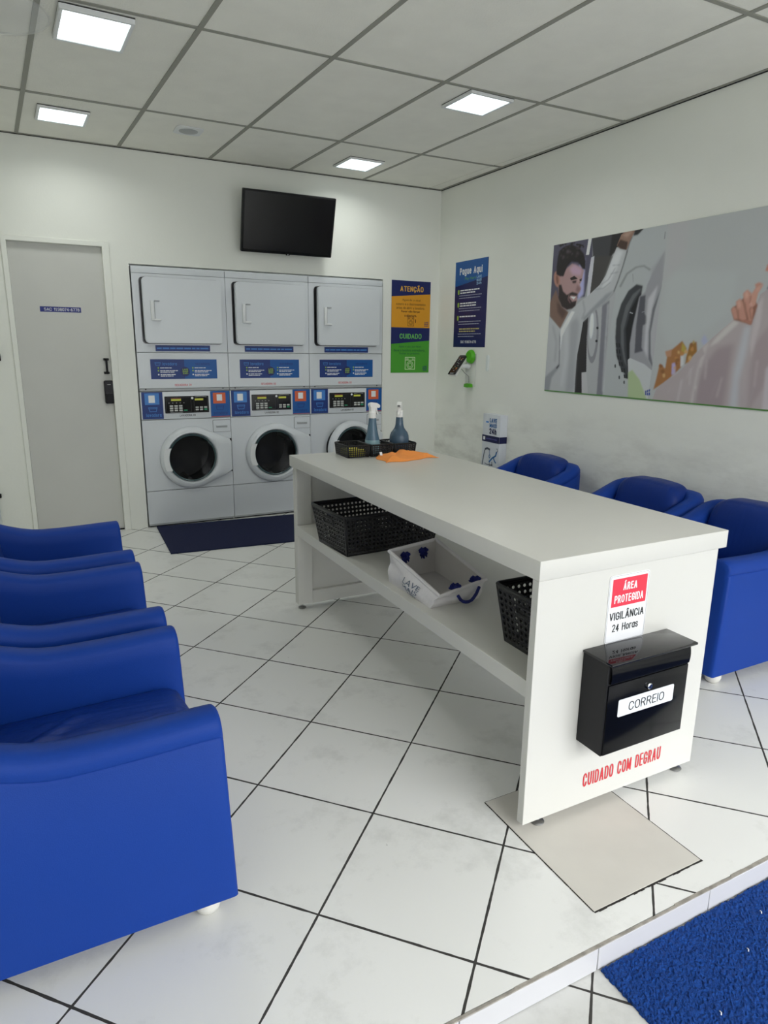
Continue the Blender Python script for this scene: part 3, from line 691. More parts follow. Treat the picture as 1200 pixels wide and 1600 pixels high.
# ------------------------------------------------------------------ the two printed photographs on the side wall
MURAL = [
 ((142,144,147),0,[(-36,1021),(966,1016),(992,-24),(-19,-33)]),
 ((72,70,86),1,[(-9,1001),(371,1009),(385,882),(342,638),(6,609)]),
 ((190,195,200),0,[(336,1006),(366,1006),(351,899),(323,902)]),
 ((56,56,60),0,[(366,1006),(635,1010),(545,859),(392,874)]),
 ((34,32,33),1,[(542,1008),(645,1008),(581,890),(529,860)]),
 ((60,58,58),1,[(385,888),(584,869),(521,716),(394,620),(361,622)]),
 ((172,172,180),0,[(373,880),(401,887),(398,792),(387,636),(361,637),(360,773)]),
 ((150,150,186),2,[(268,849),(320,882),(329,654),(277,619)]),
 ((152,156,158),0,[(799,1004),(966,1016),(1000,574),(993,439),(985,168),(992,-24),(567,-18),(562,374),(602,638),(652,791),(708,959)]),
 ((140,142,146),3,[(879,764),(978,866),(983,669),(898,620)]),
 ((122,124,127),1,[(637,683),(686,757),(758,790),(822,791),(875,764),(867,755),(819,782),(764,780),(699,749),(652,674)]),
 ((150,152,155),0,[(365,538),(507,573),(546,597),(615,652),(588,373),(577,-17),(378,-23),(370,146),(409,151)]),
 ((108,108,116),1,[(507,573),(566,604),(575,374),(577,-17),(523,-13),(519,298)]),
 ((118,118,124),0,[(497,392),(498,335),(493,284),(484,243),(471,217),(456,208),(439,217),(422,244),(408,286),(397,338),(391,396),(391,453),(395,504),(405,544),(418,569),(434,577),(450,567),(466,540),(480,499),(491,448)]),
 ((150,152,156),0,[(478,404),(479,357),(476,314),(469,280),(460,258),(448,251),(435,259),(423,281),(412,315),(404,359),(399,407),(398,455),(401,497),(408,530),(418,551),(430,558),(442,550),(455,527),(465,493),(473,451)]),
 ((188,192,198),1,[(446,450),(445,418),(442,391),(436,373),(429,367),(422,374),(415,393),(410,420),(408,453),(409,485),(412,512),(417,530),(424,535),(432,528),(438,510),(443,482)]),
 ((30,30,33),0,[(492,435),(489,429),(482,426),(474,429),(470,435),(472,442),(480,444),(488,441)]),
 ((30,30,33),0,[(493,353),(490,346),(483,344),(475,346),(471,353),(474,359),(481,362),(489,359)]),
 ((38,36,38),0,[(333,477),(390,514),(391,375),(412,151),(370,146),(387,-6),(310,5),(313,296)]),
 ((160,160,163),0,[(368,146),(412,151),(446,-2),(387,-6)]),
 ((50,52,56),1,[(643,373),(639,484),(667,577),(716,652),(776,686),(826,674),(821,618),(802,514),(788,408),(785,242),(781,118),(708,188),(666,262)]),
 ((84,86,90),1,[(681,446),(706,561),(755,629),(807,660),(814,652),(768,600),(730,524),(707,416),(726,299),(762,190),(732,233),(694,336)]),
 ((20,20,24),1,[(723,423),(751,544),(798,619),(820,632),(790,500),(781,372),(780,242),(756,241)]),
 ((26,26,30),0,[(651,340),(685,338),(692,313),(659,316)]),
 ((70,72,75),0,[(667,340),(671,338),(676,315),(672,315)]),
 ((26,26,30),0,[(658,301),(693,300),(700,275),(666,277)]),
 ((70,72,75),0,[(674,301),(679,300),(683,276),(679,276)]),
 ((26,26,30),0,[(671,263),(705,262),(712,237),(679,239)]),
 ((70,72,75),0,[(687,263),(691,261),(696,238),(692,238)]),
 ((26,26,30),0,[(689,224),(723,223),(730,198),(697,200)]),
 ((70,72,75),0,[(705,225),(709,223),(714,199),(710,199)]),
 ((26,26,30),0,[(712,186),(745,186),(753,161),(720,162)]),
 ((70,72,75),0,[(728,187),(732,185),(737,162),(733,161)]),
 ((26,26,30),0,[(740,148),(773,148),(780,123),(748,125)]),
 ((70,72,75),0,[(755,149),(759,148),(764,124),(760,124)]),
 ((132,132,138),1,[(808,612),(851,637),(859,677),(887,736),(963,855),(970,670),(914,537),(902,399),(920,244),(980,168),(897,215),(777,247),(768,336),(778,444)]),
 ((72,72,79),1,[(813,612),(855,619),(860,512),(891,483),(886,455),(856,442),(862,315),(877,293),(812,278),(804,443)]),
 ((166,166,171),2,[(876,594),(940,672),(914,537),(902,399),(915,251),(884,301),(878,442)]),
 ((96,96,103),1,[(969,670),(916,537),(906,406),(924,244),(974,179),(937,280),(922,399),(936,523)]),
 ((150,150,155),1,[(974,643),(939,516),(927,399),(943,280),(978,182),(980,439),(987,608)]),
 ((166,169,171),0,[(764,238),(779,250),(897,215),(976,168),(992,-24),(807,-8)]),
 ((148,164,128),1,[(776,161),(807,178),(872,121),(937,15),(974,-25),(797,-24)]),
 ((158,160,163),0,[(2,527),(125,434),(186,537),(252,581),(327,624),(370,641),(470,705),(516,760),(548,830),(588,918),(669,891),(651,806),(622,723),(599,660),(535,598),(416,528),(344,477),(326,336),(304,216),(317,-27),(-32,-33),(-31,88),(-17,461)]),
 ((126,128,134),2,[(-30,80),(138,196),(148,179),(72,101),(47,-28),(-32,-33)]),
 ((60,60,64),1,[(109,170),(140,198),(144,186),(119,160)]),
 ((130,132,138),2,[(530,642),(599,664),(535,598),(416,528),(349,480),(341,504),(442,580)]),
 ((180,182,185),3,[(564,864),(599,906),(645,887),(599,782),(549,700),(484,675)]),
 ((140,142,147),4,[(223,472),(277,510),(311,470),(300,256),(308,22),(221,0),(235,255)]),
 ((190,192,195),1,[(131,430),(226,551),(258,546),(152,389),(142,295),(126,287)]),
 ((112,114,120),1,[(117,418),(133,377),(145,188),(135,187)]),
 ((108,86,76),1,[(-1,617),(53,703),(121,587),(197,544),(124,438),(9,523)]),
 ((78,60,54),3,[(67,630),(121,587),(185,549),(142,498),(88,548)]),
 ((150,122,122),1,[(46,799),(110,802),(153,837),(198,860),(293,824),(315,807),(304,748),(285,718),(299,693),(285,669),(264,651),(273,619),(258,589),(230,573),(172,561),(121,587),(86,661),(71,734)]),
 ((168,140,160),3,[(172,832),(224,852),(296,815),(290,775),(206,790)]),
 ((150,110,98),1,[(86,770),(89,750),(87,733),(80,721),(69,717),(57,722),(44,733),(32,751),(25,771),(22,792),(24,809),(31,820),(42,824),(55,820),(68,808),(79,791)]),
 ((110,76,66),1,[(73,766),(75,751),(73,740),(68,736),(60,740),(52,751),(46,767),(44,782),(46,793),(52,797),(60,793),(68,782)]),
 ((42,34,34),1,[(78,733),(105,731),(128,686),(167,660),(218,677),(275,663),(264,647),(207,654),(194,641),(225,612),(266,619),(261,585),(230,567),(178,562),(123,585),(85,645)]),
 ((214,202,202),0,[(203,648),(259,643),(238,626)]),
 ((30,25,26),1,[(46,803),(45,863),(49,914),(63,955),(97,974),(144,981),(178,986),(256,950),(300,914),(324,866),(328,810),(300,816),(255,862),(190,874),(147,842),(121,785),(87,786)]),
 ((78,70,74),2,[(165,940),(160,934),(149,932),(137,936),(131,944),(135,950),(147,951),(159,947)]),
 ((66,58,62),2,[(257,918),(253,914),(244,912),(234,916),(229,921),(232,926),(242,928),(252,924)]),
 ((34,27,27),0,[(187,768),(228,779),(265,757),(244,756),(198,752)]),
 ((34,27,27),0,[(276,752),(301,757),(298,739),(284,741)]),
 ((44,34,38),1,[(208,747),(252,749),(249,732),(219,732)]),
 ((50,40,42),1,[(273,738),(289,739),(286,728),(276,729)]),
 ((122,94,94),2,[(264,720),(299,693),(286,666),(250,681)]),
 ((126,100,88),0,[(588,928),(618,988),(646,1001),(735,1006),(711,972),(693,940),(671,893),(619,907)]),
 ((150,124,110),2,[(624,983),(656,996),(712,1001),(669,964)]),
 ((62,46,40),1,[(589,926),(612,961),(677,939),(669,893),(619,906)]),
 ((28,28,30),1,[(726,1004),(803,1007),(761,976),(744,968),(714,968)]),
 ((154,157,158),0,[(969,1019),(1574,1015),(1734,-22),(947,-31),(961,237),(972,805)]),
 ((157,161,162),6,[(999,745),(1456,704),(1439,507),(1294,401),(1066,315),(982,451)]),
 ((156,156,158),6,[(971,1019),(1122,1017),(1108,805),(990,673)]),
 ((140,96,56),1,[(996,122),(1012,223),(1055,194),(1061,285),(1095,308),(1153,352),(1190,308),(1165,264),(1166,205),(1116,158),(1065,118),(984,67)]),
 ((128,90,40),1,[(1205,334),(1249,348),(1260,294),(1213,243),(1190,219),(1192,264)]),
 ((152,136,62),1,[(1154,345),(1185,312),(1181,279),(1154,293)]),
 ((158,118,92),1,[(1041,292),(1087,304),(1088,263),(1055,262)]),
 ((176,176,178),1,[(1153,271),(1172,279),(1180,220),(1160,205)]),
 ((152,142,178),1,[(1099,225),(1124,230),(1130,162),(1104,161)]),
 ((146,150,172),2,[(1277,352),(1294,388),(1327,341),(1296,325)]),
 ((152,132,44),1,[(974,3),(1011,14),(1008,-42),(964,-46)]),
 ((152,143,145),0,[(1065,119),(1142,167),(1198,220),(1289,316),(1377,393),(1462,461),(1526,438),(1564,433),(1578,527),(1592,578),(1637,607),(1736,-36),(1087,-51),(969,-45),(1004,68)]),
 ((136,124,128),4,[(1318,231),(1388,317),(1480,337),(1474,165),(1467,-4),(1287,-4),(1289,136)]),
 ((166,160,160),2,[(1293,316),(1331,348),(1294,194),(1278,-5),(1252,-7),(1272,193)]),
 ((172,168,166),2,[(1463,456),(1495,442),(1384,344),(1331,316),(1365,365),(1421,420)]),
 ((162,163,168),4,[(1528,424),(1564,430),(1561,304),(1539,147),(1551,-11),(1500,-9),(1500,201)]),
 ((140,128,131),3,[(1601,331),(1664,434),(1704,175),(1655,72),(1610,-20),(1591,204)]),
 ((166,158,160),2,[(1586,527),(1611,571),(1614,435),(1588,271),(1571,337)]),
 ((166,160,164),2,[(1678,207),(1694,240),(1730,4),(1688,0)]),
 ((122,82,68),1,[(1438,514),(1466,533),(1506,570),(1550,574),(1586,527),(1578,482),(1564,429),(1525,441),(1462,458)]),
 ((166,122,108),1,[(1439,507),(1448,528),(1467,516),(1486,462),(1463,461)]),
 ((166,122,108),1,[(1460,550),(1483,564),(1502,544),(1517,504),(1536,458),(1516,451),(1486,465)]),
 ((166,122,108),1,[(1495,587),(1517,607),(1544,587),(1547,542),(1566,502),(1565,450),(1551,444),(1520,504)]),
 ((172,130,116),1,[(1539,575),(1565,618),(1603,625),(1580,585),(1573,528),(1553,514),(1540,529)]),
 ((178,140,130),1,[(1540,539),(1550,545),(1558,522),(1550,516)]),
 ((166,122,108),1,[(1554,629),(1576,638),(1602,628),(1566,610)]),
 ((168,108,94),1,[(1602,691),(1610,722),(1625,727),(1632,683)]),
 ((70,80,100),1,[(1623,602),(1634,626),(1638,601)]),
 ((20,17,18),1,[(121,961),(118,958),(108,958),(99,961),(95,964),(99,967),(108,967),(117,964)]),
 ((20,17,18),1,[(260,946),(253,947),(246,952),(245,958),(250,961),(258,960),(264,955),(265,949)]),
 ((20,17,18),1,[(273,956),(269,952),(259,952),(249,956),(246,962),(251,966),(261,966),(270,962)]),
 ((58,50,54),1,[(241,944),(236,949),(235,955),(239,961),(245,963),(250,958),(251,951),(247,946)]),
 ((20,17,18),1,[(288,888),(279,890),(274,894),(275,900),(282,902),(291,900),(297,896),(296,891)]),
 ((24,20,21),1,[(289,949),(285,953),(286,958),(291,962),(297,961),(301,957),(300,952),(295,949)]),
 ((20,17,18),1,[(261,932),(253,934),(247,939),(246,945),(251,948),(259,947),(265,941),(266,935)]),
 ((58,50,54),1,[(101,903),(94,909),(94,917),(102,921),(113,920),(121,914),(121,906),(113,902)]),
 ((58,50,54),1,[(92,899),(91,903),(97,908),(106,910),(113,908),(114,903),(108,899),(98,897)]),
 ((20,17,18),1,[(189,983),(180,984),(174,987),(175,991),(183,993),(192,993),(197,990),(196,986)]),
 ((58,50,54),1,[(91,921),(88,917),(83,916),(77,919),(76,924),(78,929),(84,930),(89,927)]),
 ((48,40,42),1,[(240,897),(231,896),(222,900),(220,906),(225,911),(235,912),(243,908),(246,902)]),
 ((24,20,21),1,[(77,980),(69,980),(58,986),(51,993),(51,998),(59,997),(70,992),(77,985)]),
 ((48,40,42),1,[(242,944),(232,945),(223,952),(221,960),(227,964),(237,963),(246,956),(248,949)]),
 ((58,50,54),1,[(169,929),(159,932),(154,939),(157,944),(166,946),(176,943),(181,937),(179,931)]),
 ((48,40,42),1,[(168,969),(162,969),(155,973),(151,978),(153,982),(160,982),(167,978),(170,972)]),
 ((48,40,42),1,[(145,901),(137,905),(136,909),(140,911),(148,910),(155,906),(157,902),(153,900)]),
 ((48,40,42),1,[(67,938),(60,941),(56,947),(57,953),(62,955),(69,953),(73,946),(72,940)]),
 ((48,40,42),1,[(204,984),(197,987),(196,992),(199,995),(206,995),(213,992),(214,987),(211,984)]),
 ((48,40,42),1,[(114,964),(113,969),(118,974),(127,977),(135,975),(136,971),(131,965),(122,962)]),
 ((24,20,21),1,[(79,897),(77,901),(80,905),(87,906),(93,904),(95,900),(92,896),(85,895)]),
 ((58,50,54),1,[(105,952),(99,952),(93,955),(92,959),(95,962),(102,962),(107,959),(109,955)]),
 ((24,20,21),1,[(271,893),(265,890),(258,891),(256,896),(258,900),(265,903),(271,902),(274,898)]),
 ((58,50,54),1,[(183,917),(182,922),(186,926),(194,928),(200,926),(201,922),(197,917),(189,916)]),
 ((58,50,54),1,[(268,945),(262,943),(252,945),(243,950),(241,955),(247,957),(257,955),(266,950)]),
 ((48,40,42),1,[(126,964),(120,967),(119,974),(122,979),(128,980),(134,977),(135,970),(132,965)]),
 ((32,27,28),0,[(83,989),(81,985),(74,984),(67,987),(63,992),(66,996),(73,997),(80,994)]),
 ((32,27,28),0,[(263,971),(260,967),(253,966),(244,969),(240,974),(243,978),(251,979),(259,976)]),
 ((32,27,28),0,[(293,963),(292,959),(286,958),(280,960),(277,965),(279,969),(285,970),(291,968)]),
 ((32,27,28),0,[(249,973),(245,969),(235,968),(225,972),(220,977),(224,981),(234,982),(244,979)]),
 ((32,27,28),0,[(278,966),(275,961),(265,960),(255,963),(251,970),(254,975),(264,976),(274,973)]),
 ((32,27,28),0,[(101,991),(99,986),(93,984),(87,987),(84,993),(86,998),(92,1000),(98,997)]),
 ((32,27,28),0,[(195,986),(191,982),(181,981),(171,984),(166,989),(170,993),(180,994),(190,991)]),
 ((32,27,28),0,[(86,989),(84,985),(77,983),(70,986),(67,991),(69,996),(76,997),(83,994)]),
 ((32,27,28),0,[(131,992),(128,989),(120,988),(111,991),(107,995),(110,998),(119,998),(127,996)]),
 ((120,92,92),1,[(187,663),(194,662),(187,631),(179,632)]),
 ((120,92,92),1,[(180,631),(186,633),(211,606),(205,604)]),
 ((172,142,142),2,[(261,766),(271,766),(284,719),(274,719)]),
 ((132,134,140),1,[(432,676),(430,681),(504,683),(505,678)]),
 ((132,134,140),1,[(507,679),(502,683),(560,715),(565,711)]),
 ((134,136,142),1,[(483,703),(479,706),(538,731),(542,727)]),
 ((134,136,142),1,[(543,728),(537,731),(590,798),(595,796)]),
 ((128,130,137),1,[(557,762),(555,766),(620,772),(622,767)]),
 ((132,134,140),1,[(566,812),(565,816),(630,813),(631,809)]),
 ((124,126,132),2,[(324,616),(332,616),(357,546),(349,546)]),
 ((124,126,132),2,[(349,547),(357,545),(335,492),(327,494)]),
 ((134,136,141),3,[(41,459),(53,461),(103,345),(91,343)]),
 ((134,136,141),3,[(91,345),(103,344),(99,211),(86,212)]),
 ((172,174,178),4,[(176,457),(190,457),(212,255),(198,255)]),
 ((172,174,178),4,[(198,255),(212,254),(186,47),(171,48)]),
 ((60,62,66),1,[(676,888),(683,886),(659,804),(652,806)]),
 ((60,62,66),1,[(652,806),(659,804),(630,722),(623,724)]),
 ((60,62,66),1,[(623,724),(630,721),(599,652),(592,654)]),
 ((70,72,76),1,[(678,879),(672,881),(689,938),(695,936)]),
 ((70,72,76),1,[(695,936),(689,938),(709,966),(714,964)]),
 ((120,122,126),0,[(950,961),(955,960),(955,921),(949,922)]),
 ((172,174,178),2,[(554,582),(562,582),(567,373),(558,374)]),
 ((172,174,178),2,[(558,374),(567,373),(581,30),(573,30)]),
 ((110,112,116),0,[(737,749),(741,749),(750,699),(747,699)]),
 ((150,152,158),0,[(743,521),(745,526),(770,518),(768,513)]),
 ((120,122,130),0,[(840,518),(838,522),(864,528),(867,524)]),
 ((50,52,56),0,[(671,198),(670,190),(666,186),(660,189),(657,198),(658,206),(663,210),(668,207)]),
 ((50,52,56),0,[(714,129),(713,120),(709,116),(703,120),(700,128),(701,137),(706,140),(711,137)]),
 ((50,52,56),0,[(757,101),(757,92),(752,88),(747,92),(744,100),(745,108),(749,112),(754,109)]),
 ((128,88,74),1,[(1476,512),(1481,512),(1492,460),(1487,460)]),
 ((128,88,74),1,[(1509,543),(1514,544),(1528,504),(1522,503)]),
 ((128,88,74),1,[(1522,503),(1528,504),(1547,457),(1541,456)]),
 ((126,86,72),1,[(1551,523),(1556,521),(1548,502),(1543,504)]),
 ((126,86,72),1,[(1543,503),(1548,503),(1563,457),(1558,456)]),
 ((134,92,78),1,[(1540,575),(1544,574),(1543,538),(1538,539)]),
 ((150,104,90),1,[(1494,452),(1525,444),(1564,431),(1569,446),(1538,457)]),
 ((184,146,134),2,[(1504,593),(1518,602),(1529,575),(1517,556)]),
 ((182,144,132),2,[(1470,549),(1482,558),(1493,525),(1482,512)]),
 ((184,146,134),2,[(1567,605),(1589,620),(1576,592)]),
 ((160,152,154),2,[(1622,253),(1629,252),(1633,118),(1626,118)]),
 ((160,152,154),2,[(1560,211),(1565,211),(1574,71),(1569,71)]),
 ((160,152,154),2,[(1241,217),(1249,214),(1214,146),(1205,149)]),
 ((142,133,136),2,[(1594,263),(1601,262),(1602,148),(1595,149)]),
 ((160,152,154),2,[(1123,203),(1128,203),(1098,56),(1093,57)]),
 ((160,152,154),2,[(1124,175),(1133,172),(1094,93),(1086,96)]),
 ((142,133,136),2,[(1290,210),(1297,209),(1286,106),(1279,107)]),
 ((142,133,136),2,[(1274,86),(1284,86),(1287,-34),(1277,-34)]),
 ((160,152,154),2,[(1322,253),(1331,252),(1336,145),(1327,145)]),
 ((160,152,154),2,[(1432,158),(1439,157),(1421,52),(1414,53)]),
 ((142,133,136),2,[(1409,145),(1413,144),(1381,39),(1377,40)]),
 ((166,160,162),2,[(1228,216),(1236,216),(1239,109),(1231,109)]),
 ((142,133,136),2,[(1624,116),(1634,114),(1607,1),(1598,3)]),
 ((166,160,162),2,[(1175,137),(1186,136),(1168,-21),(1157,-19)]),
 ((158,112,62),1,[(1175,282),(1172,272),(1162,268),(1151,272),(1146,282),(1148,291),(1158,295),(1169,291)]),
 ((172,140,96),1,[(1129,200),(1128,195),(1123,193),(1117,195),(1114,200),(1116,205),(1121,207),(1127,205)]),
 ((120,80,46),1,[(1037,209),(1034,202),(1023,198),(1012,201),(1006,208),(1010,215),(1020,218),(1032,215)]),
 ((158,112,62),1,[(1225,237),(1223,227),(1214,223),(1205,227),(1199,237),(1202,247),(1210,252),(1220,247)]),
 ((158,112,62),1,[(1234,309),(1234,299),(1229,295),(1223,299),(1220,308),(1221,318),(1225,322),(1231,318)]),
 ((158,112,62),1,[(1136,256),(1133,251),(1125,249),(1116,251),(1111,256),(1114,261),(1123,263),(1132,261)]),
 ((120,80,46),1,[(1151,246),(1147,239),(1137,237),(1126,239),(1121,245),(1125,251),(1135,254),(1146,251)]),
 ((172,140,96),1,[(1061,154),(1059,145),(1052,141),(1045,145),(1041,154),(1042,163),(1049,166),(1057,163)]),
 ((158,112,62),1,[(1235,304),(1232,298),(1225,296),(1218,298),(1214,304),(1216,310),(1223,312),(1231,310)]),
 ((120,80,46),1,[(1229,332),(1227,324),(1220,320),(1212,324),(1208,332),(1209,340),(1217,343),(1225,340)]),
 ((172,140,96),1,[(1146,288),(1144,281),(1138,278),(1132,281),(1128,288),(1130,295),(1136,298),(1142,295)]),
 ((172,140,96),1,[(1232,257),(1230,246),(1221,241),(1210,246),(1205,256),(1207,267),(1216,272),(1227,267)]),
 ((120,80,46),1,[(1138,229),(1136,219),(1131,215),(1124,219),(1121,228),(1122,238),(1127,242),(1134,238)]),
 ((120,80,46),1,[(1054,177),(1051,169),(1040,165),(1029,168),(1023,176),(1026,185),(1037,189),(1049,186)]),
 ((172,140,96),1,[(1199,292),(1197,284),(1188,280),(1179,284),(1174,292),(1177,300),(1185,304),(1194,301)]),
 ((150,128,70),1,[(1237,344),(1236,337),(1231,334),(1226,337),(1222,344),(1224,352),(1228,355),(1234,352)]),
 ((152,143,145),1,[(1004,68),(1065,119),(1142,167),(1198,220),(1289,316),(1311,281),(1157,130),(1021,14)]),
 ((36,58,128),0,[(924,58),(933,60),(936,33),(927,31)]),
 ((36,58,128),0,[(937,63),(948,65),(948,51),(938,49)]),
 ((36,58,128),0,[(951,67),(960,69),(961,55),(952,53)]),
 ((36,58,128),0,[(939,46),(948,48),(949,32),(940,30)]),
 ((36,58,128),0,[(952,48),(962,50),(964,33),(953,31)]),
]
MUR_W, MUR_H, MUR_K = 1.76, 1.0, 1.65
def paint_mural(res=.0033):
    nu, nv = int(MUR_W/res)+1, int(MUR_H/res)+1; ss = 2
    U = (np.arange(nu*ss)+.5)/(nu*ss)*MUR_W*1000; V = (np.arange(nv*ss)+.5)/(nv*ss)*MUR_H*1000
    img = np.zeros((nv*ss, nu*ss, 3), np.float32)+.3
    def blur(a, k):
        for ax in (0, 1):
            for _ in range(2):
                p_ = np.pad(a, [(k, k) if i == ax else (0, 0) for i in range(2)], mode='edge'); c = np.cumsum(p_, axis=ax)
                n = a.shape[ax]; w = 2*k+1
                c = np.concatenate([np.zeros_like(np.take(c, [0], axis=ax)), c], axis=ax)
                a = (np.take(c, range(w, w+n), axis=ax)-np.take(c, range(0, n), axis=ax))/w
        return a
    for col, bl, poly in MURAL:
        us = [p[0] for p in poly]; vs = [p[1] for p in poly]; pad = 10+bl*30
        i0, i1 = np.searchsorted(U, min(us)-pad), np.searchsorted(U, max(us)+pad); j0, j1 = np.searchsorted(V, min(vs)-pad), np.searchsorted(V, max(vs)+pad)
        if i1-i0 < 1 or j1-j0 < 1: continue
        gu, gv = np.meshgrid(U[i0:i1], V[j0:j1]); ins = np.zeros(gu.shape, bool); n = len(poly)
        for a in range(n):
            (x0, y0), (x1, y1) = poly[a], poly[(a+1) % n]
            if y0 == y1: continue
            c = ((gv >= min(y0, y1)) & (gv < max(y0, y1))); xx = x0+(gv-y0)*(x1-x0)/(y1-y0); ins ^= (c & (gu < xx))
        al = ins.astype(np.float32)
        if bl: al = blur(al, max(1, int(bl*2.2)))
        cl = np.array([lin(q) for q in col], np.float32)*MUR_K; sub = img[j0:j1, i0:i1]; sub += (cl-sub)*al[..., None]
    img = img.reshape(nv, ss, nu, ss, 3).mean((1, 3)); img = np.clip(img, .004, .85)
    img[:3] = np.array(C(88, 140, 70)[:3])
    return img
img = paint_mural(); nv, nu = img.shape[:2]
uu, vv = np.meshgrid(np.linspace(0, MUR_W, nu), np.linspace(0, MUR_H, nv))
co = np.stack([np.full(uu.shape, -.0045), -uu, vv], -1).reshape(-1, 3)
idx = np.arange(nu*nv).reshape(nv, nu); qd = np.stack([idx[:-1, :-1], idx[1:, :-1], idx[1:, 1:], idx[:-1, 1:]], -1).reshape(-1, 4)
me = bpy.data.meshes.new('print'); me.vertices.add(len(co)); me.vertices.foreach_set('co', co.ravel())
me.loops.add(qd.size); me.loops.foreach_set('vertex_index', qd.ravel().astype(np.int32)); me.polygons.add(len(qd)); me.polygons.foreach_set('loop_start', np.arange(0, qd.size, 4, dtype=np.int32))
me.update(calc_edges=True)
ca = me.color_attributes.new('ink', 'FLOAT_COLOR', 'POINT'); ca.data.foreach_set('color', np.concatenate([img.reshape(-1, 3), np.ones((nu*nv, 1), np.float32)], 1).astype(np.float32).ravel())
mm = bpy.data.materials.new('printed_photograph'); mm.use_nodes = True; at = mm.node_tree.nodes.new('ShaderNodeAttribute'); at.attribute_name = 'ink'
mm.node_tree.links.new(at.outputs['Color'], mm.node_tree.nodes['Principled BSDF'].inputs['Base Color']); mm.node_tree.nodes['Principled BSDF'].inputs['Roughness'].default_value = .45
me.materials.append(mm)
mu = thing('wall_print', 'wide printed photographs on the side wall, bearded man at a washer beside hand holding cloth', 'wall print', (XR, 3.903, 1.107))
po = bpy.data.objects.new('print', me); COL.objects.link(po); po.parent = mu
b = MB(); b.box(-.004, -.0002, -MUR_W, 0, 0, MUR_H, mat('green_board_edge', C(88, 140, 70), .5)); b.build('board', mu)

# ------------------------------------------------------------------ payment terminal on its holder
M_LIME = mat('lime_plastic', C(84, 176, 28), .35)
t = thing('terminal_holder', 'clear wall holder with lime green disc and clip, fixed under the Pague Aqui poster', 'holder', (XR, 4.86, 1.09))
b = MB(); b.box(-.008, -.001, -.075, .075, 0, .27, M_CLR, .003, 2); b.build('backplate', t)
b = MB(); b.lathe([(0, -.040), (.045, -.038), (.056, -.026), (.058, -.009)], M_LIME, (0, -.01, .245), 'x', 28); b.build('disc', t)
b = MB(); b.lathe([(.016, -.085), (.018, -.08), (.018, -.010)], M_WPL, (0, .02, .168), 'x', 20); b.lathe([(.024, -.030), (.024, -.008)], M_WPL, (0, .02, .168), 'x', 20); b.build('arm', t)
b = MB(); b.prism(rightwall(-.009, .045, -.012), [(0, .004), (.045, 0), (.09, .004), (.085, .03), (.045, .036), (.005, .03)], 0, .030, M_LIME); b.build('clip', t)
b = MB(); b.tube([(-.085, .03, .15), (-.05, .02, .11), (-.02, .0, .08), (-.018, 0, .03)], .003, mat('grey_cable', C(140, 142, 140), .5), 6); b.build('cable', t)
tm = thing('card_terminal', 'black-faced payment terminal with white sides, tilted on the green-disc holder', 'card terminal', (3.235, 4.905, 1.262))
mx = Matrix.Rotation(math.radians(14), 4, 'Z') @ Matrix.Rotation(math.radians(-47), 4, 'Y')
def TB(nm, x0, x1, y0, y1, z0, z1, m, bev): b = MB(); b.box(x0, x1, y0, y1, z0, z1, m, bev, 2, mx); return b.build(nm, tm)
TB('shell', -.105, .105, -.041, .041, -.022, .004, mat('white_shell', C(220, 220, 214), .4), .006)
sc = TB('face', -.107, .107, -.043, .043, .003, .010, mat('black_face', C(14, 14, 16), .15), .003)
b = MB()
for (x0, x1, y0, y1, m) in ((-.085, -.030, -.030, .030, mat('brown_screen', C(52, 40, 34), .2)), (-.020, .090, -.034, .034, mat('grey_screen', C(44, 46, 54), .2)), (-.102, -.092, -.02, .02, mat('grey_mark', C(150, 150, 150)))):
    b.box(x0, x1, y0, y1, .0098, .0106, m, 0, 1, mx)
rr = random.Random(4)
for k in range(14):
    x_, y_ = rr.uniform(-.08, .085), rr.uniform(-.028, .02); b.box(x_, x_+.006, y_, y_+.012, .0104, .0110, mat('screen_marks_%d' % (k % 3), (C(200, 130, 70), C(120, 160, 130), C(150, 150, 160))[k % 3]), 0, 1, mx)
b.build('screen', tm)

t = thing('wall_clip', 'narrow white plastic pill on the side wall beside the payment terminal', 'wall clip', (XR, 4.62, 1.222))
b = MB(); b.prism(rightwall(-.001, .017), rrect(0, .034, 0, .130, .016), 0, .010, mat('pale_cover', C(226, 232, 230), .3), True); b.prism(rightwall(-.011, .012), rrect(0, .024, .006, .124, .011), 0, .003, mat('pale_cover', C(226, 232, 230), .3), True); b.build('cover', t)

# white box with hanger drawings
t = thing('wall_box', 'tall white wall box with navy band, blue 24h mark and hanger drawings, beside the armchairs', 'wall box', (XR, 4.318, .40))
b = MB(); b.box(-.074, -.0005, 0, .232, 0, .49, mat('white_box_paint', C(216, 220, 226), .4), .003, 2); b.build('box', t)
b = MB(); pl = rightwall(-.0745, .232); M_BAND = mat('navy_band', C(16, 20, 72), .4); M_BLU = mat('blue_ink', C(26, 98, 160), .5); M_INK = mat('grey_line_ink', C(70, 78, 92), .5)
b.rect(pl, 0, .232, .265, .318, .001, M_BAND); b.rect(front(-.0003, -.074), 0, .073, .265, .318, .0005, M_BAND)
b.word(pl, 'LAVE', .095, .190, .425, .460, .001, M_BLU, .24, .10); b.word(pl, 'MAIS', .095, .190, .385, .419, .001, M_BLU, .24, .10); b.word(pl, '24h', .095, .190, .332, .379, .001, M_BAND, .24, .10)
b.bars(pl, .045, .085, .425, .012, .001, M_SKY, 4); b.rect(pl, .016, .042, .278, .305, .0014, M_WPR); b.bars(pl, .055, .200, .292, .008, .0014, mat('violet_ink', C(86, 84, 150)), 8)
b.stroke(pl, [(.012, .04), (.018, .09), (.030, .14), (.040, .185), (.055, .207), (.085, .21), (.110, .205)], .008, .001, M_INK)
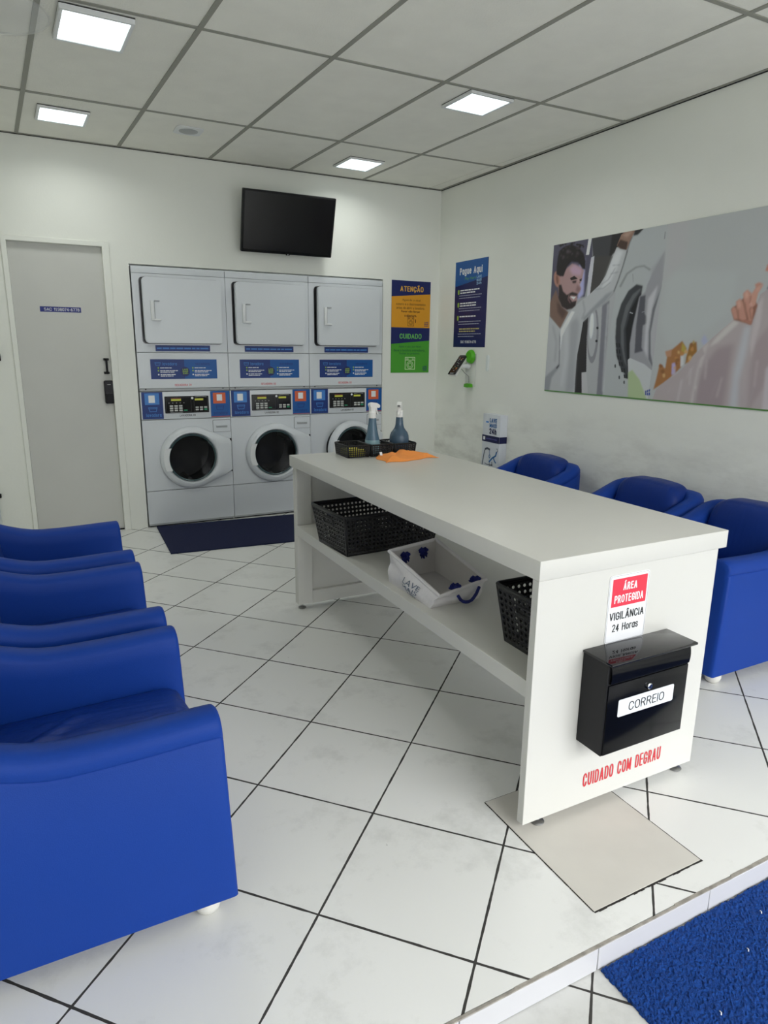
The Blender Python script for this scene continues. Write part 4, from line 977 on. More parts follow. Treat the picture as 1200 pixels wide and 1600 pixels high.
b.stroke(pl, [(.050, .203), (.080, .212), (.112, .206)], .016, .0012, M_INK); b.stroke(pl, [(.108, .20), (.112, .165), (.122, .150), (.112, .135), (.102, .150), (.112, .165)], .006, .001, M_BLU)
b.stroke(pl, [(.110, .105), (.150, .140), (.195, .165), (.205, .195)], .013, .001, M_BLU); b.stroke(pl, [(.165, .145), (.185, .118), (.20, .108)], .011, .001, M_BLU)
b.stroke(pl, [(.205, .195), (.218, .205), (.214, .222), (.200, .222)], .005, .001, M_INK)
b.stroke(pl, [(.05, .088), (.08, .080), (.11, .083), (.14, .076)], .005, .001, M_INK); b.stroke(pl, [(.112, .105), (.116, .075), (.104, .045)], .005, .001, M_INK)
b.stroke(pl, [(.045, .055), (.075, .060), (.10, .052), (.13, .062)], .005, .001, M_BLU); b.stroke(pl, [(.145, .105), (.155, .080), (.135, .085)], .008, .001, M_INK)
b.build('print', t)

# sticker on the door, and the bits at the edge of the end wall
t = MB(); pl = front(YB+.0277, .107, 1.62)
t.rect(pl, 0, .263, 0, .036, .0006, mat('navy_sticker', C(28, 40, 120), .4)); t.word(pl, 'SAC 11.98074-6778', .026, .252, .008, .028, .0012, M_WPR, .12, .13)
tag(t.build('door_sticker'), 'small navy sticker with a phone number on the grey door', 'sticker')
t = MB(); t.box(-.235, -.167, YB-.022, YB, 1.284, 1.336, M_BLK, .004, 2); tag(t.build('wall_switch'), 'small dark fitting on the end wall before the door, cut by the photo edge', 'switch')
t = thing('drain_pipe', 'thin pale pipe with black top on the end wall before the door', 'pipe', (-.297, YB, 0))
b = MB(); b.tube([(0, -.018, 0), (.0, -.018, .30), (0, -.018, .335)], .014, mat('pale_pipe', C(196, 204, 204), .4)); b.build('pipe', t)
b = MB(); b.box(-.03, .032, -.038, 0, .335, .362, M_BLK, .004, 2); b.build('cap', t)

# ------------------------------------------------------------------ armchairs
M_BLUE = mat('blue_leatherette', C(20, 60, 146), .50, bump=.10, bscale=420, spec=.2)
M_BLUES = mat('blue_leatherette_seat', C(17, 52, 134), .42, bump=.35, bscale=9, stretch=(1.2, 4.5, 1), spec=.28)
M_BLUEB = mat('blue_leatherette_back', C(16, 48, 124), .45, bump=.35, bscale=8, stretch=(1, 4.2, .5), spec=.22)
M_FOOT = mat('white_chair_foot', C(226, 224, 216), .3)
def make_armchair(label, group):
    t = thing('armchair', label, 'armchair', (0, 0, 0), 0, group)
    D, hy, th, R, zb = .365, .315, .098, .13, .052
    # U-shaped upholstered shell: arm, back, arm in one sweep
    path = []
    for k in range(15): path.append((D-k*(2*D-R)/14, hy, 0, 1))
    for k in range(1, 9): a = PI/2+PI/2*k/9; path.append((-D+R+R*math.cos(a), hy-R+R*math.sin(a), math.cos(a), math.sin(a)))
    for k in range(9): path.append((-D, hy-R-k*(2*hy-2*R)/8, -1, 0))
    for k in range(1, 9): a = PI+PI/2*k/9; path.append((-D+R+R*math.cos(a), -hy+R+R*math.sin(a), math.cos(a), math.sin(a)))
    for k in range(15): path.append((-D+R+k*(2*D-R)/14, -hy, 0, -1))
    def top(x): return .553+.103*sstep((.03-x)/.40)+.006*sstep((x-.1)/.25)
    rows = []; n = len(path)
    def section(x, y, nx, ny, zt, sh, dx):
        pr = [(0, zb), (.002, zb+.15), (.002, zt-.060), (-.003, zt-.054), (.001, zt-.048), (-.001, zt-.026), (-.014, zt-.006), (-.036, zt+.001), (-th+.036, zt+.001), (-th+.014, zt-.006), (-th+.001, zt-.026), (-th, zt-.07), (-th, zt-.2), (-th, zb)]
        c = -th/2; zc = (zb+zt)/2
        return [(x+nx*(c+(o-c)*sh)+dx, y+ny*(c+(o-c)*sh), zb+(z-zb)*(1-(1-sh)*.12) if z > zc else z) for o, z in pr]
    for k, (x, y, nx, ny) in enumerate(path): rows.append(section(x, y, nx, ny, top(x), 1, -.022*(1 if x > .3 else 0)*0))
    x, y, nx, ny = path[0]; cap0 = [section(x, y, nx, ny, top(x), s_, dx) for s_, dx in ((.60, .014), (.90, .011), (.98, .006))]
    x, y, nx, ny = path[-1]; cap1 = [section(x, y, nx, ny, top(x), s_, dx) for s_, dx in ((.98, .006), (.90, .011), (.60, .014))]
    rows = cap0+rows+cap1
    rows = [[(px-.020*sstep((px-.25)/.11)*max(0, (pz-.05))/.5, py, pz) for px, py, pz in r] for r in rows]
    b = MB(); b.grid(rows, M_BLUE, True); K = len(rows[0])
    b.f += [tuple(range(K)), tuple((len(rows)-1)*K+i for i in range(K))]; b.m += [0, 0]; b.sm += [False, False]
    b.build('shell', t, sharp=50)
    # base panel under the seat
    b = MB(); b.box(-D+.05, D-.03, -hy+th-.004, hy-th+.004, zb+.004, .27, M_BLUE, .012, 3); b.build('base', t)
    # seat cushion with creases running in from the back
    rows = []; X0, X1 = -.24, .348; W_ = hy-th-.001; NX, NY = 40, 32; rr = random.Random(11)
    cr = [(rr.uniform(-.2, .15), rr.uniform(.5, 1.1), rr.uniform(.003, .007), rr.uniform(.006, .012)) for _ in range(9)]
    for i in range(NX+1):
        u = i/NX; x = X0+(X1-X0)*u; r_ = []
        fr = min(1, (1-u)/.10); drop = .05*(1-math.sqrt(max(0, 1-(1-fr)**2)))
        for j in range(NY+1):
            v = j/NY*2-1; y = W_*v; z = .388+.010*(1-v*v)+.012*u-drop-.012*sstep((abs(v)-.86)/.14)
            for (c0, sl, am, wd) in cr:
                e = y-(c0+sl*(x+.12)); fade = sstep((.22-x)/.3)*sstep((.19-abs(y))/.06); z += am*fade*math.exp(-(e/wd)**2)
            r_.append((x+.012*(1-abs(v)**3)*sstep((u-.9)/.1), y, z))
        rows.append(r_)
    rows.append([(p[0]+.004, p[1], .30) for p in rows[-1]]); rows.append([(p[0]-.004, p[1], .272) for p in rows[-1]])
    b = MB(); b.grid(rows, M_BLUES); b.box(X0, X1-.02, -W_, W_, .268, .33, M_BLUES)
    b.build('seat_cushion', t, normals=False, sharp=60)
    # rounded back cushion that rides a little above the shell
    b = MB(); nl, nm = 40, 28; rows = []
    def se(c, e): return math.copysign(abs(c)**e, c)
    for i in range(nm+1):
        ph_ = -PI/2+PI*i/nm; r_ = []
        for j in range(nl):
            th_ = 2*PI*j/nl; a, bb, cc = se(math.cos(ph_), .42)*se(math.cos(th_), .6), se(math.cos(ph_), .42)*se(math.sin(th_), .34), se(math.sin(ph_), .48)
            wz = 1-.07*(cc*.5+.5)
            x = -.210+.088*a-.050*(cc*.5+.5); y = .228*bb*wz; z = .535+.158*cc-.010*abs(bb)**2*(cc > 0)
            z += .0012*math.sin(9*bb+1)*(cc > .2); r_.append((x, y, z))
        rows.append(r_)
    b.grid(rows, M_BLUEB, True); b.build('back_cushion', t, sharp=70)
    for (x, y) in ((D-.058, hy-.046), (D-.058, -hy+.046), (-D+.08, hy-.07), (-D+.08, -hy+.07)):
        b = MB(); b.lathe([(0, .0), (.018, .001), (.029, .010), (.034, .026), (.034, zb+.008)], M_FOOT, (x, y, 0), 'z', 24); b.build('foot', t)
    return t
GL = 'blue armchairs in a row facing the white table'; GR = 'blue armchairs with backs to the side wall'
ch = make_armchair('blue armchair with its whole side and white foot showing, closest to the camera', GL)
ch.location = (-.037, 1.428+.315, 0)
dup(ch, (-.041, 2.140+.315, 0), 0, 'second blue armchair of the row before the door, between two others')
dup(ch, (-.043, 2.858+.315, 0), 0, 'blue armchair standing just in front of the grey door')
c2 = dup(ch, (2.825, 1.675+.315, 0), PI, 'blue armchair against the side wall beside the mailbox end of the table'); c2['group'] = GR
c3 = dup(ch, (2.850, 2.325+.315, 0), PI, 'blue armchair against the side wall, touching the one beside the mailbox end'); c3['group'] = GR
c4 = dup(ch, (2.865, 3.285+.315, 0), PI, 'blue armchair standing apart by the white wall box with hanger drawings'); c4['group'] = GR

# ------------------------------------------------------------------ white folding table
M_MEL = mat('white_melamine', C(213, 212, 206), .38, noise=.02, nscale=5)
M_MEL2 = mat('white_melamine_edge', C(222, 220, 212), .42)
M_ZINC = mat('zinc_foot', C(150, 150, 150), .3, .9)
TX0, TX1, TY0, TY1, TZ = 1.166, 1.930, 1.333, 3.335, .850
tb = thing('folding_table', 'long white laundry folding table with open shelf and red lettering on its end panel', 'table', (TX0, TY0, 0))
w, L = TX1-TX0, TY1-TY0
b = MB(); b.box(0, w, 0, L, TZ-.057, TZ, M_MEL, .0018, 2); b.build('tabletop', tb)
b = MB(); b.box(.002, w-.034, .003, .030, .026, TZ-.0575, M_MEL, .0012, 1); b.build('end_panel', tb)
b = MB(); y1 = L-.003
b.box(.020, w-.05, y1-.022, y1-.004, .03, TZ-.0575, M_MEL)
b.box(.018, .100, y1-.050, y1-.022, .026, TZ-.0575, M_MEL, .0012, 1); b.box(w-.13, w-.048, y1-.050, y1-.022, .026, TZ-.0575, M_MEL, .0012, 1)
b.box(.100, w-.13, y1-.050, y1-.022, .026, .098, M_MEL, .0012, 1); b.box(.018, w-.048, y1-.006, y1, .026, TZ-.0575, M_MEL)
b.build('framed_end_panel', tb)
b = MB(); b.box(.012, w-.040, .0305, y1-.0505, .425, .478, M_MEL, .0012, 1); b.build('shelf', tb)
for (x, y) in ((.075, .022), (w-.085, .022), (.045, y1-.030), (w-.10, y1-.03)):
    b = MB(); b.lathe([(.020, .0017), (.022, .005), (.018, .009), (.006, .011), (.006, .03)], M_ZINC, (x, y, 0), 'z', 20); b.build('foot', tb)
b = MB(); pl = front(.0028); b.word(pl, 'CUIDADO COM DEGRAU', 1.397-TX0, 1.737-TX0, .083, .130, .0008, mat('red_vinyl', C(206, 52, 62), .5), .115, .085); b.build('warning_lettering', tb)

# security sign on the end panel
YP = TY0+.003
t = thing('security_sign', 'small red and white sign ÁREA PROTEGIDA stuck above the mailbox', 'sign', (1.430, YP, .556))
b = MB(); pl = front(0); b.prism(pl, rrect(0, .162, 0, .212, .010), .0002, .0022, mat('white_sign', C(240, 241, 243), .35)); b.build('plate', t)
b = MB(); b.stroke(pl, rrect(.003, .159, .003, .209, .009), .0012, .0026, mat('grey_hairline', C(170, 172, 176)), True)
b.rect(pl, .013, .153, .113, .200, .0026, mat('signal_red', C(226, 46, 72), .4))
b.word(pl, 'ÁREA', .056, .112, .162, .186, .0030, M_WPR, .185, .10); b.word(pl, 'PROTEGIDA', .024, .142, .124, .149, .0030, M_WPR, .165, .09)
b.word(pl, 'VIGILÂNCIA', .011, .151, .071, .096, .0030, M_BPR, .155, .11); b.word(pl, '24 Horas', .026, .132, .034, .058, .0030, M_BPR, .14, .10)
b.build('print', t)

# mailbox
M_MBX = mat('black_mailbox_enamel', C(9, 10, 14), .14, spec=.14); M_MBS = mat('black_mailbox_side', C(36, 36, 38), .45, spec=.2)
t = thing('mailbox', 'black metal mailbox marked CORREIO hung on the table\'s end panel', 'mailbox', (1.352, YP, .262))
mw, mh, md = .332, .288, .104
b = MB(); b.box(0, mw, -md+.004, -.0005, 0, mh, M_MBS, .0015, 1); b.box(.004, mw-.004, -md-.001, -md+.006, .004, .224, M_MBX, .002, 2); b.build('body', t)
b = MB(); b.box(-.003, mw+.013, -md-.012, -.0006, mh-.001, mh+.007, mat('black_mailbox_lid', C(20, 20, 22), .07, spec=.45), .002, 2); b.build('lid', t)
b = MB(); rows = []
for k in range(9):
    a = k/8; z = mh-.004-.054*a; d = -md-.002-.004*math.sin(PI*a*.9)
    rows.append([(.006, d, z), (mw-.006, d, z)])
rows.append([(.006, -md+.004, mh-.058), (mw-.006, -md+.004, mh-.058)]); b.grid(rows, M_MBX); b.build('flap', t, normals=False)
b = MB(); M_CHR = mat('chrome', C(205, 208, 212), .12, 1.0); b.lathe([(.0, -.010), (.007, -.010), (.0095, -.008), (.0105, 0)], M_CHR, (mw*.45+.012, -md, .192), 'y', 24); b.box(mw*.45+.0108, mw*.45+.0132, -md-.0105, -md-.0098, .188, .197, M_DARK); b.build('lock', t)
b = MB(); pl = front(-md-.001); b.prism(pl, rrect(.046, .272, .118, .172, .005), .0002, .0014, mat('white_label', C(232, 236, 240), .35)); b.word(pl, 'CORREIO', .088, .232, .130, .158, .0020, M_BPR, .12, .15); b.build('nameplate', t)

# ------------------------------------------------------------------ perforated baskets
M_BASK = mat('black_basket_plastic', C(22, 22, 24), .42)
def holed(mb, P, nu, nv, m, hole=.33, skip=()):
    """wall of cells with a round hole in each; P(u,v) maps 0..1 to the place"""
    n = 8
    for i in range(nu):
        for j in range(nv):
            c = [P((i+a)/nu, (j+b_)/nv) for a, b_ in ((1, .5), (1, 1), (.5, 1), (0, 1), (0, .5), (0, 0), (.5, 0), (1, 0))]
            if (i, j) in skip: mb.add([c[1], c[3], c[5], c[7]], [(0, 1, 2, 3)], m); continue
            h = [P((i+.5+hole*math.cos(PI/4*k))/nu, (j+.5+hole*math.sin(PI/4*k))/nv) for k in range(n)]
            mb.add(c+h, [(k, (k+1) % n, n+(k+1) % n, n+k) for k in range(n)], m)
def basket(name, label, cat, loc, rotz, bx, by, rx, ry, h, pitch, group, handle=True, rimr=.006, hole=.28):
    """tapered perforated tray; bx, by size at the foot, rx, ry at the rim; local origin at the foot's corner"""
    t = thing(name, label, cat, loc, rotz, group)
    fo = [(0, 0), (bx, 0), (bx, by), (0, by)]; ox, oy = (rx-bx)/2, (ry-by)/2
    ri = [(-ox, -oy), (bx+ox, -oy), (bx+ox, by+oy), (-ox, by+oy)]
    b = MB(); nv = max(2, round(h*.86/pitch)); z0 = h*.07
    for k in range(4):
        l = (k+1) % 4; A, B_, A2, B2 = Vector((*fo[k], 0)), Vector((*fo[l], 0)), Vector((*ri[k], h)), Vector((*ri[l], h))
        W_ = (B_-A).length; nu = max(3, round((W_-.012)/pitch)); m0 = .006/W_
        def P(u, v, A=A, B_=B_, A2=A2, B2=B2, m0=m0):
            u_ = m0+(1-2*m0)*u; v_ = z0/h+(1-z0/h-.07)*v
            return (A.lerp(B_, u_)).lerp(A2.lerp(B2, u_), v_)
        skip = set()
        holed(b, P, nu, nv, M_BASK, hole, skip)
        def Q(u, v, A=A, B_=B_, A2=A2, B2=B2): return (A.lerp(B_, u)).lerp(A2.lerp(B2, u), v)
        e = z0/h; tp = .93
        for (u0, u1, v0, v1) in ((0, m0, 0, 1), (1-m0, 1, 0, 1), (m0, 1-m0, 0, e), (m0, 1-m0, tp, 1)): b.add([Q(u0, v0), Q(u1, v0), Q(u1, v1), Q(u0, v1)], [(0, 1, 2, 3)], M_BASK)
    nb, mb_ = max(3, round(bx/pitch)), max(3, round(by/pitch)); holed(b, lambda u, v: Vector((bx*u, by*v, .001)), nb, mb_, M_BASK, hole)
    o = b.build('body', t); s_ = o.modifiers.new('thickness', 'SOLIDIFY'); s_.thickness = .0022; s_.offset = 0
    b = MB(); rp = []
    for k in range(4):
        c = ri[k]; l = ri[(k+1) % 4]; pv = ri[(k-1) % 4]; C_ = Vector((*c, h)); d1 = (Vector((*pv, h))-C_).normalized()*.012; d2 = (Vector((*l, h))-C_).normalized()*.012
        rp += [C_+d1, C_+d1*.3+d2*.3, C_+d2]
    b.tube(rp, rimr, M_BASK, 8, True); b.build('rim', t)
    if handle:
        for (k, l) in ((3, 0), (1, 2)):
            A, B_, A2, B2 = Vector((*fo[k], 0)), Vector((*fo[l], 0)), Vector((*ri[k], h)), Vector((*ri[l], h))
            b = MB(); q = [(A.lerp(B_, u)).lerp(A2.lerp(B2, u), v) for u, v in ((.36, .80), (.64, .80), (.66, .74), (.64, .66), (.36, .66), (.34, .74))]
            b.tube(q, .0055, M_BASK, 8, True); b.build('handle_grip', t)
    return t
SZ = .478
basket('storage_basket', 'large wide black perforated basket on the shelf, at the machines\' end', 'basket', (1.196, 2.664, SZ), math.radians(3.5), .475, .288, .530, .345, .190, .0205, 'black baskets on the table shelf')
basket('storage_basket', 'black perforated basket on the shelf, half hidden by the mailbox panel', 'basket', (1.290, 1.388, SZ), 0, .360, .235, .415, .285, .195, .0205, 'black baskets on the table shelf')
GO = 'small black organiser baskets on the table'
a0 = math.radians(-2)
for k, (lb) in enumerate(('small black perforated basket with yellow showing through its holes, on the table', 'small black basket between two others, holding the paler spray bottle', 'small black basket beside the orange cloth, holding the dark round spray bottle')):
    basket('organiser_basket', lb, 'basket', (1.403+.134*k, 3.112-.005*k, TZ), a0, .116, .165, .128, .180, .062, .0118, GO, False, .003, .36)
b = MB(); b.box(-.045, .045, -.055, .055, 0, .034, mat('yellow_sponge', C(214, 205, 70), .9, bump=.6, bscale=160), .008, 3)
o = b.build('sponge', None, (1.463, 3.185, TZ+.0025), math.radians(8)); tag(o, 'yellow sponge seen through the holes of a small black basket', 'sponge')

# spray bottles
M_B1 = mat('slate_blue_bottle', C(84, 112, 132), .22); M_B2 = mat('dark_slate_bottle', C(70, 92, 112), .22); M_LIQ = mat('pale_teal_liquid', C(134, 166, 174), .25); M_TRG = mat('white_trigger', C(238, 238, 236), .35)
def spray_bottle(x, y, label, prof, m, low, rot, neck, hz, spread=1.0):
    t = thing('spray_bottle', label, 'spray bottle', (x, y, TZ+.002), rot, 'spray bottles in the small baskets')
    if low:
        k = next(i for i, p in enumerate(prof) if p[1] >= low)
        b = MB(); b.lathe(prof[k:], m, n=32)
        b.build('bottle', t); b = MB(); b.lathe(prof[:k+1], M_LIQ, n=32); b.build('liquid', t)
    else:
        b = MB(); b.lathe(prof, m, n=32); b.build('bottle', t)
    b = MB(); b.lathe([(neck+.002, hz-.004), (neck+.003, hz), (neck+.003, hz+.030), (neck-.002, hz+.036)], M_TRG, n=24); b.build('collar', t)
    b = MB(); pl = Plane((0, 0, hz+.030), (1, 0, 0), (0, 0, 1), (0, -1, 0))
    b.prism(pl, [(-.015, 0), (.013, 0), (.014, .018), (.020, .024), (.036, .020), (.042, .026), (.041, .035), (.022, .047), (-.004, .050), (-.020, .046), (-.023, .036), (-.016, .022)], -.011, .011, M_TRG, True)
    b.build('spray_head', t)
    b = MB(); b.prism(pl, [(.018, .023), (.026, .021), (.028, .004), (.036, -.014), (.030, -.014), (.021, .004)], -.006, .006, M_TRG, True); b.build('trigger', t)
    b = MB(); b.box(.040, .047, -.007, .007, hz+.056, hz+.066, mat('grey_nozzle', C(120, 120, 122), .4), .002, 1); b.build('nozzle', t)
    return t
spray_bottle(1.585, 3.200, 'tapered spray bottle with pale teal liquid low inside, in the middle small basket',
             [(0, 0), (.036, 0), (.041, .005), (.041, .045), (.040, .060), (.0385, .074), (.034, .092), (.028, .118), (.0225, .155), (.019, .190), (.019, .196)], M_B1, .070, math.radians(10), .0165, .190)
spray_bottle(1.745, 3.195, 'dark slate round-bodied spray bottle with thin neck beside the orange cloth',
             [(0, 0), (.048, 0), (.052, .005), (.053, .04), (.053, .075), (.051, .090), (.045, .106), (.034, .120), (.026, .132), (.0215, .150), (.019, .180), (.017, .196)], M_B2, 0, math.radians(235), .0155, .190)

# orange cloth, crumpled
M_CLOTH = mat('orange_microfibre', C(252, 158, 80), .9, bump=.5, bscale=260)
b = MB(); rows = []; NU, NV = 56, 40
OUT = [(1.500, 2.955), (1.525, 2.885), (1.79, 2.925), (1.845, 3.085), (1.80, 3.105), (1.765, 3.075), (1.67, 3.085), (1.60, 3.10), (1.545, 3.08)]
A_, B_, C_, D_ = Vector((1.515, 2.895)), Vector((1.835, 2.955)), Vector((1.800, 3.080)), Vector((1.545, 3.078))
for i in range(NU+1):
    u = i/NU; r_ = []
    for j in range(NV+1):
        v = j/NV; p = A_.lerp(B_, u).lerp(D_.lerp(C_, u), v)
        p = p+Vector((.010*math.sin(7*v+2*u), .012*math.sin(9*u+1)+.006*math.sin(17*u)))
        e = min(u, 1-u, v, 1-v); rise = sstep(e/.10)
        z = .002+rise*(.010+.006*math.sin(6*u+4*v)**2+.026*math.exp(-((u-.62+.35*(v-.5))/.10)**2)*sstep(v/.5)+.012*math.exp(-((u-.12-.2*v)/.06)**2)+.010*math.exp(-((u-.86+.2*v)/.05)**2)+.002*math.sin(15*u-9*v))
        r_.append((p.x, p.y, TZ+max(.0015, z)))
    rows.append(r_)
b.grid(rows, M_CLOTH); o = b.build('cleaning_cloth', normals=False); s_ = o.modifiers.new('thickness', 'SOLIDIFY'); s_.thickness = .0016; s_.offset = 1
tag(o, 'crumpled orange cleaning cloth lying on the white table before the small baskets', 'cloth')
b = MB(); b.box(-.007, .007, -.001, .001, 0, .018, M_WPR, 0, 1, Matrix.Rotation(-.5, 4, 'X')); tagp = b.build('care_tag', None); tagp.parent = o; tagp.location = (1.553, 3.03, TZ+.018)

# canvas laundry bag
M_CANV = mat('white_canvas', C(226, 223, 224), .85, bump=.35, bscale=34, noise=.05, nscale=14); M_CANVI = mat('grey_canvas_lining', C(196, 192, 190), .9, bump=.3, bscale=30)
M_ROPE = mat('navy_rope', C(22, 34, 112), .75, bump=.6, bscale=300)
bag = thing('laundry_bag', 'white canvas laundry bag with navy rope knots, on the shelf between the baskets', 'bag', (1.216, 1.971, SZ))
o0 = Vector((1.216, 1.971, SZ))
F0 = [Vector(p)-o0 for p in ((1.214, 2.290, SZ), (1.216, 1.968, SZ), (1.436, 1.975, SZ), (1.452, 2.320, SZ))]
F1 = [Vector(p)-o0 for p in ((1.222, 2.306, .600), (1.232, 1.930, .533), (1.486, 2.005, .535), (1.496, 2.392, .594))]
def side(k, u, v):
    a, b_, c, d = F0[k], F0[(k+1) % 4], F1[k], F1[(k+1) % 4]; lo, hi = a.lerp(b_, u), c.lerp(d, u)
    e_ = 1+.5*(1 if k == 1 else u if k == 0 else 1-u if k == 2 else 0); p = lo.lerp(hi, v**e_); p.z = lo.z+(hi.z-lo.z)*v; nrm = (b_-a).cross(Vector((0, 0, 1))).normalized()
    bul = math.sin(PI*v)*math.sin(PI*u)
    p = p+nrm*(-1)*(.0)+nrm*(.018*bul+.006*math.sin(11*u+5*v)*math.sin(PI*v)-(.012*math.exp(-((v-.62)/.12)**2)*math.exp(-((u-.18)/.2)**2) if k in (0, 1) else 0))
    return p
loop = [(k, u/10) for k in range(4) for u in range(10)]
NVB = 14
outer = [[side(k, u, v/NVB) for k, u in loop] for v in range(NVB+1)]
cen = sum(F0, Vector())/4
inner = [[p+((Vector((cen.x, cen.y, p.z))-p).normalized()*.006) for p in r_] for r_ in outer]
b = MB(); b.grid(outer, M_CANV, True); b.grid(inner, M_CANVI, True)
nb = len(loop); b.add(outer[0], [tuple(range(nb))], M_CANV); b.add([p+Vector((0, 0, .004)) for p in inner[0]], [tuple(range(nb))], M_CANVI)
b.build('body', bag, normals=False, sharp=70)
b = MB(); b.tube([p+Vector((0, 0, .002)) for p in outer[-1]], .0075, M_CANV, 8, True); b.build('rim', bag)
def knot(p, s_=1.0):
    b = MB(); rr = random.Random(int(p.x*1e4)); pts = []
    for k in range(22):
        a = k*1.9; pts.append(p+Vector((.011*s_*math.cos(a), .011*s_*math.sin(a*.8+.5), .012*s_*math.sin(a*1.3))))
    b.tube(pts, .0065*s_, M_ROPE, 8)
    for k in range(5): b.tube([p, p+Vector((rr.uniform(-.012, .012), rr.uniform(-.006, .006), -.024*s_))], [.005, .003], M_ROPE, 6)
    return b
def inside(k, u, v, d=.016):
    p = side(k, u, v); return p+(Vector((cen.x, cen.y, p.z))-p).normalized()*d
for (k, u, v) in ((3, .70, .74), (3, .26, .72), (1, .36, 1.05), (1, .84, 1.05)): knot(inside(k, u, v), 1.2).build('rope_knot', bag)
def outs(k, u, v, d):
    p = side(k, u, v); return p-(Vector((cen.x, cen.y, p.z))-p).normalized()*d
for k, ua, ub in ((1, .36, .82), (3, .26, .70)):
    pts = [outs(k, ua, .80, .008)]+[outs(k, ua+(ub-ua)*i/8, .80-.50*math.sin(PI*i/8)**.7, .016+.010*math.sin(PI*i/8)) for i in range(1, 8)]+[outs(k, ub, .82, .008)]
    b = MB(); b.tube(pts, .0062, M_ROPE, 8); b.build('rope_handle', bag)
# printed mark on the long side facing the chairs (letters in two lines)
b = MB(); M_STAMP = mat('grey_blue_stamp', C(92, 106, 124), .8)
def stamp(txt, u0, u1, v0, v1):
    vv_, ff_, x0, x1, y0, y1 = text_mesh(txt, .0)
    vs = []
    for a, c in vv_:
        u = u0+(a-x0)/(x1-x0)*(u1-u0); v = v0+(c-y0)/(y1-y0)*(v1-v0); p = side(0, u, v); q = outs(0, u, v, .004); vs.append(q)
    b.add(vs, ff_, M_STAMP)
stamp('LAVE', .44, .72, .52, .74); stamp('MAIS', .44, .72, .28, .48); stamp('24h', .50, .70, .10, .24)
b.build('printed_mark', bag, normals=False)

# ------------------------------------------------------------------ mats and the access cover
M_MAT = mat('dark_navy_carpet', C(20, 30, 74), .95, bump=.8, bscale=500, noise=.2, nscale=300)
b = MB(); b.prism(Plane((0, 0, 0), (1, 0, 0), (0, 1, 0), (0, 0, 1)), [(.742, 4.615), (2.16, 4.50), (2.20, 5.30), (.772, 5.388)], .0005, .009, M_MAT); tag(b.build('floor_mat'), 'dark navy runner mat on the tiles in front of the washing machines', 'mat')
m = bpy.data.materials.new('blue_coil_vinyl'); m.use_nodes = True; nt = m.node_tree; p = nt.nodes['Principled BSDF']
tc = nt.nodes.new('ShaderNodeTexCoord'); vo = nt.nodes.new('ShaderNodeTexNoise'); vo.inputs['Scale'].default_value = 210; vo.inputs['Detail'].default_value = 6; vo.inputs['Roughness'].default_value = .75; vo.inputs['Distortion'].default_value = 1.6
nt.links.new(tc.outputs['Object'], vo.inputs['Vector']); r_ = nt.nodes.new('ShaderNodeValToRGB')
r_.color_ramp.elements[0].position = .36; r_.color_ramp.elements[0].color = C(5, 32, 92); r_.color_ramp.elements[1].position = .66; r_.color_ramp.elements[1].color = C(34, 96, 192)
nt.links.new(vo.outputs['Fac'], r_.inputs[0]); nt.links.new(r_.outputs[0], p.inputs['Base Color']); p.inputs['Roughness'].default_value = .6; p.inputs['Specular IOR Level'].default_value = .2
bp = nt.nodes.new('ShaderNodeBump'); bp.inputs['Strength'].default_value = 1; bp.inputs['Distance'].default_value = .006; nt.links.new(vo.outputs['Fac'], bp.inputs['Height']); nt.links.new(bp.outputs[0], p.inputs['Normal'])
rs = np.random.RandomState(2); mx0, mx1, my0, my1 = 1.092, 2.55, -.22, .9365; st = .0048
nx, ny = int((mx1-mx0)/st), int((my1-my0)/st); gx, gy = np.meshgrid(np.linspace(mx0, mx1, nx), np.linspace(my0, my1, ny))
hz = rs.rand(ny, nx)*.0055+.005; hz[0] = hz[-1] = 0; hz[:, 0] = hz[:, -1] = 0
gx2 = gx+(rs.rand(ny, nx)-.5)*st*.8; gy2 = gy+(rs.rand(ny, nx)-.5)*st*.8
gx2[:, 0] = mx0+.004*rs.rand(ny); gy2[-1] = my1-.003*rs.rand(nx)
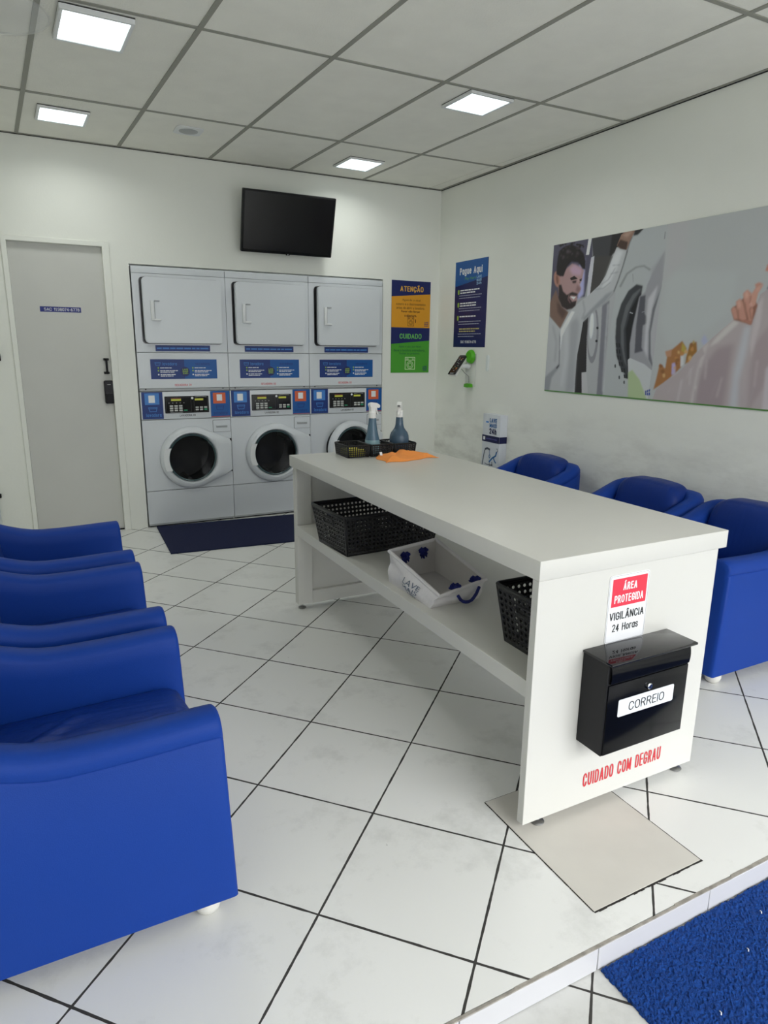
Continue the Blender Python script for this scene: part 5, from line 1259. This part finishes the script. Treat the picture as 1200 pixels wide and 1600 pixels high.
co = np.stack([gx2, gy2, ZL+.001+hz], -1).reshape(-1, 3); idx = np.arange(nx*ny).reshape(ny, nx)
qd = np.stack([idx[:-1, :-1], idx[:-1, 1:], idx[1:, 1:], idx[1:, :-1]], -1).reshape(-1, 4)
me = bpy.data.meshes.new('entrance_mat'); me.from_pydata(co.tolist(), [], qd.tolist()); me.materials.append(m)
o = bpy.data.objects.new('entrance_mat', me); COL.objects.link(o); tag(o, 'bright blue looped vinyl mat at the foot of the entrance step', 'mat')
M_FLECK = mat('white_lint', C(225, 228, 232), .8)
for (x_, y_) in ((1.46, .80), (1.25, .72), (1.60, .86)):
    b = MB(); b.tube([(x_, y_, ZL+.0115), (x_+.004, y_+.003, ZL+.014), (x_+.006, y_+.008, ZL+.0115)], .0013, M_FLECK, 5); pt = b.build('lint_fleck', o)

M_COVER = mat('aged_cover_tile', C(206, 202, 194), .45, noise=.06, nscale=7)
M_JOINT = mat('dark_joint_filler', C(46, 43, 40), .85, noise=.3, nscale=60)
t = thing('access_cover', 'aged square cover plate let into the floor under the mailbox end of the table', 'floor cover', (1.152, 1.022, 0))
cw, cl = .402, .478
b = MB(); pts = []
b.box(0, cw, 0, cl, .0002, .0016, M_COVER, .0008, 1); b.build('plate', t)
b = MB(); rr = random.Random(1)
def joint(x0, y0, x1, y1, w0, w1):
    n = 30
    for k in range(n):
        a, c = k/n, (k+1)/n; ww = rr.uniform(w0, w1); dx, dy = x1-x0, y1-y0; L_ = math.hypot(dx, dy); px_, py_ = -dy/L_*ww/2, dx/L_*ww/2
        b.add([(x0+dx*a+px_, y0+dy*a+py_, .0009), (x0+dx*a-px_, y0+dy*a-py_, .0009), (x0+dx*c-px_, y0+dy*c-py_, .0009), (x0+dx*c+px_, y0+dy*c+py_, .0009)], [(0, 1, 2, 3)], M_JOINT)
joint(-.002, -.0025, cw+.004, -.0025, .004, .010); joint(-.002, 0, -.002, cl, .003, .0045); joint(cw+.0015, 0, cw+.0015, cl, .002, .0038); joint(0, cl, cw, cl, .002, .003)
b.build('joint_filler', t, normals=False)
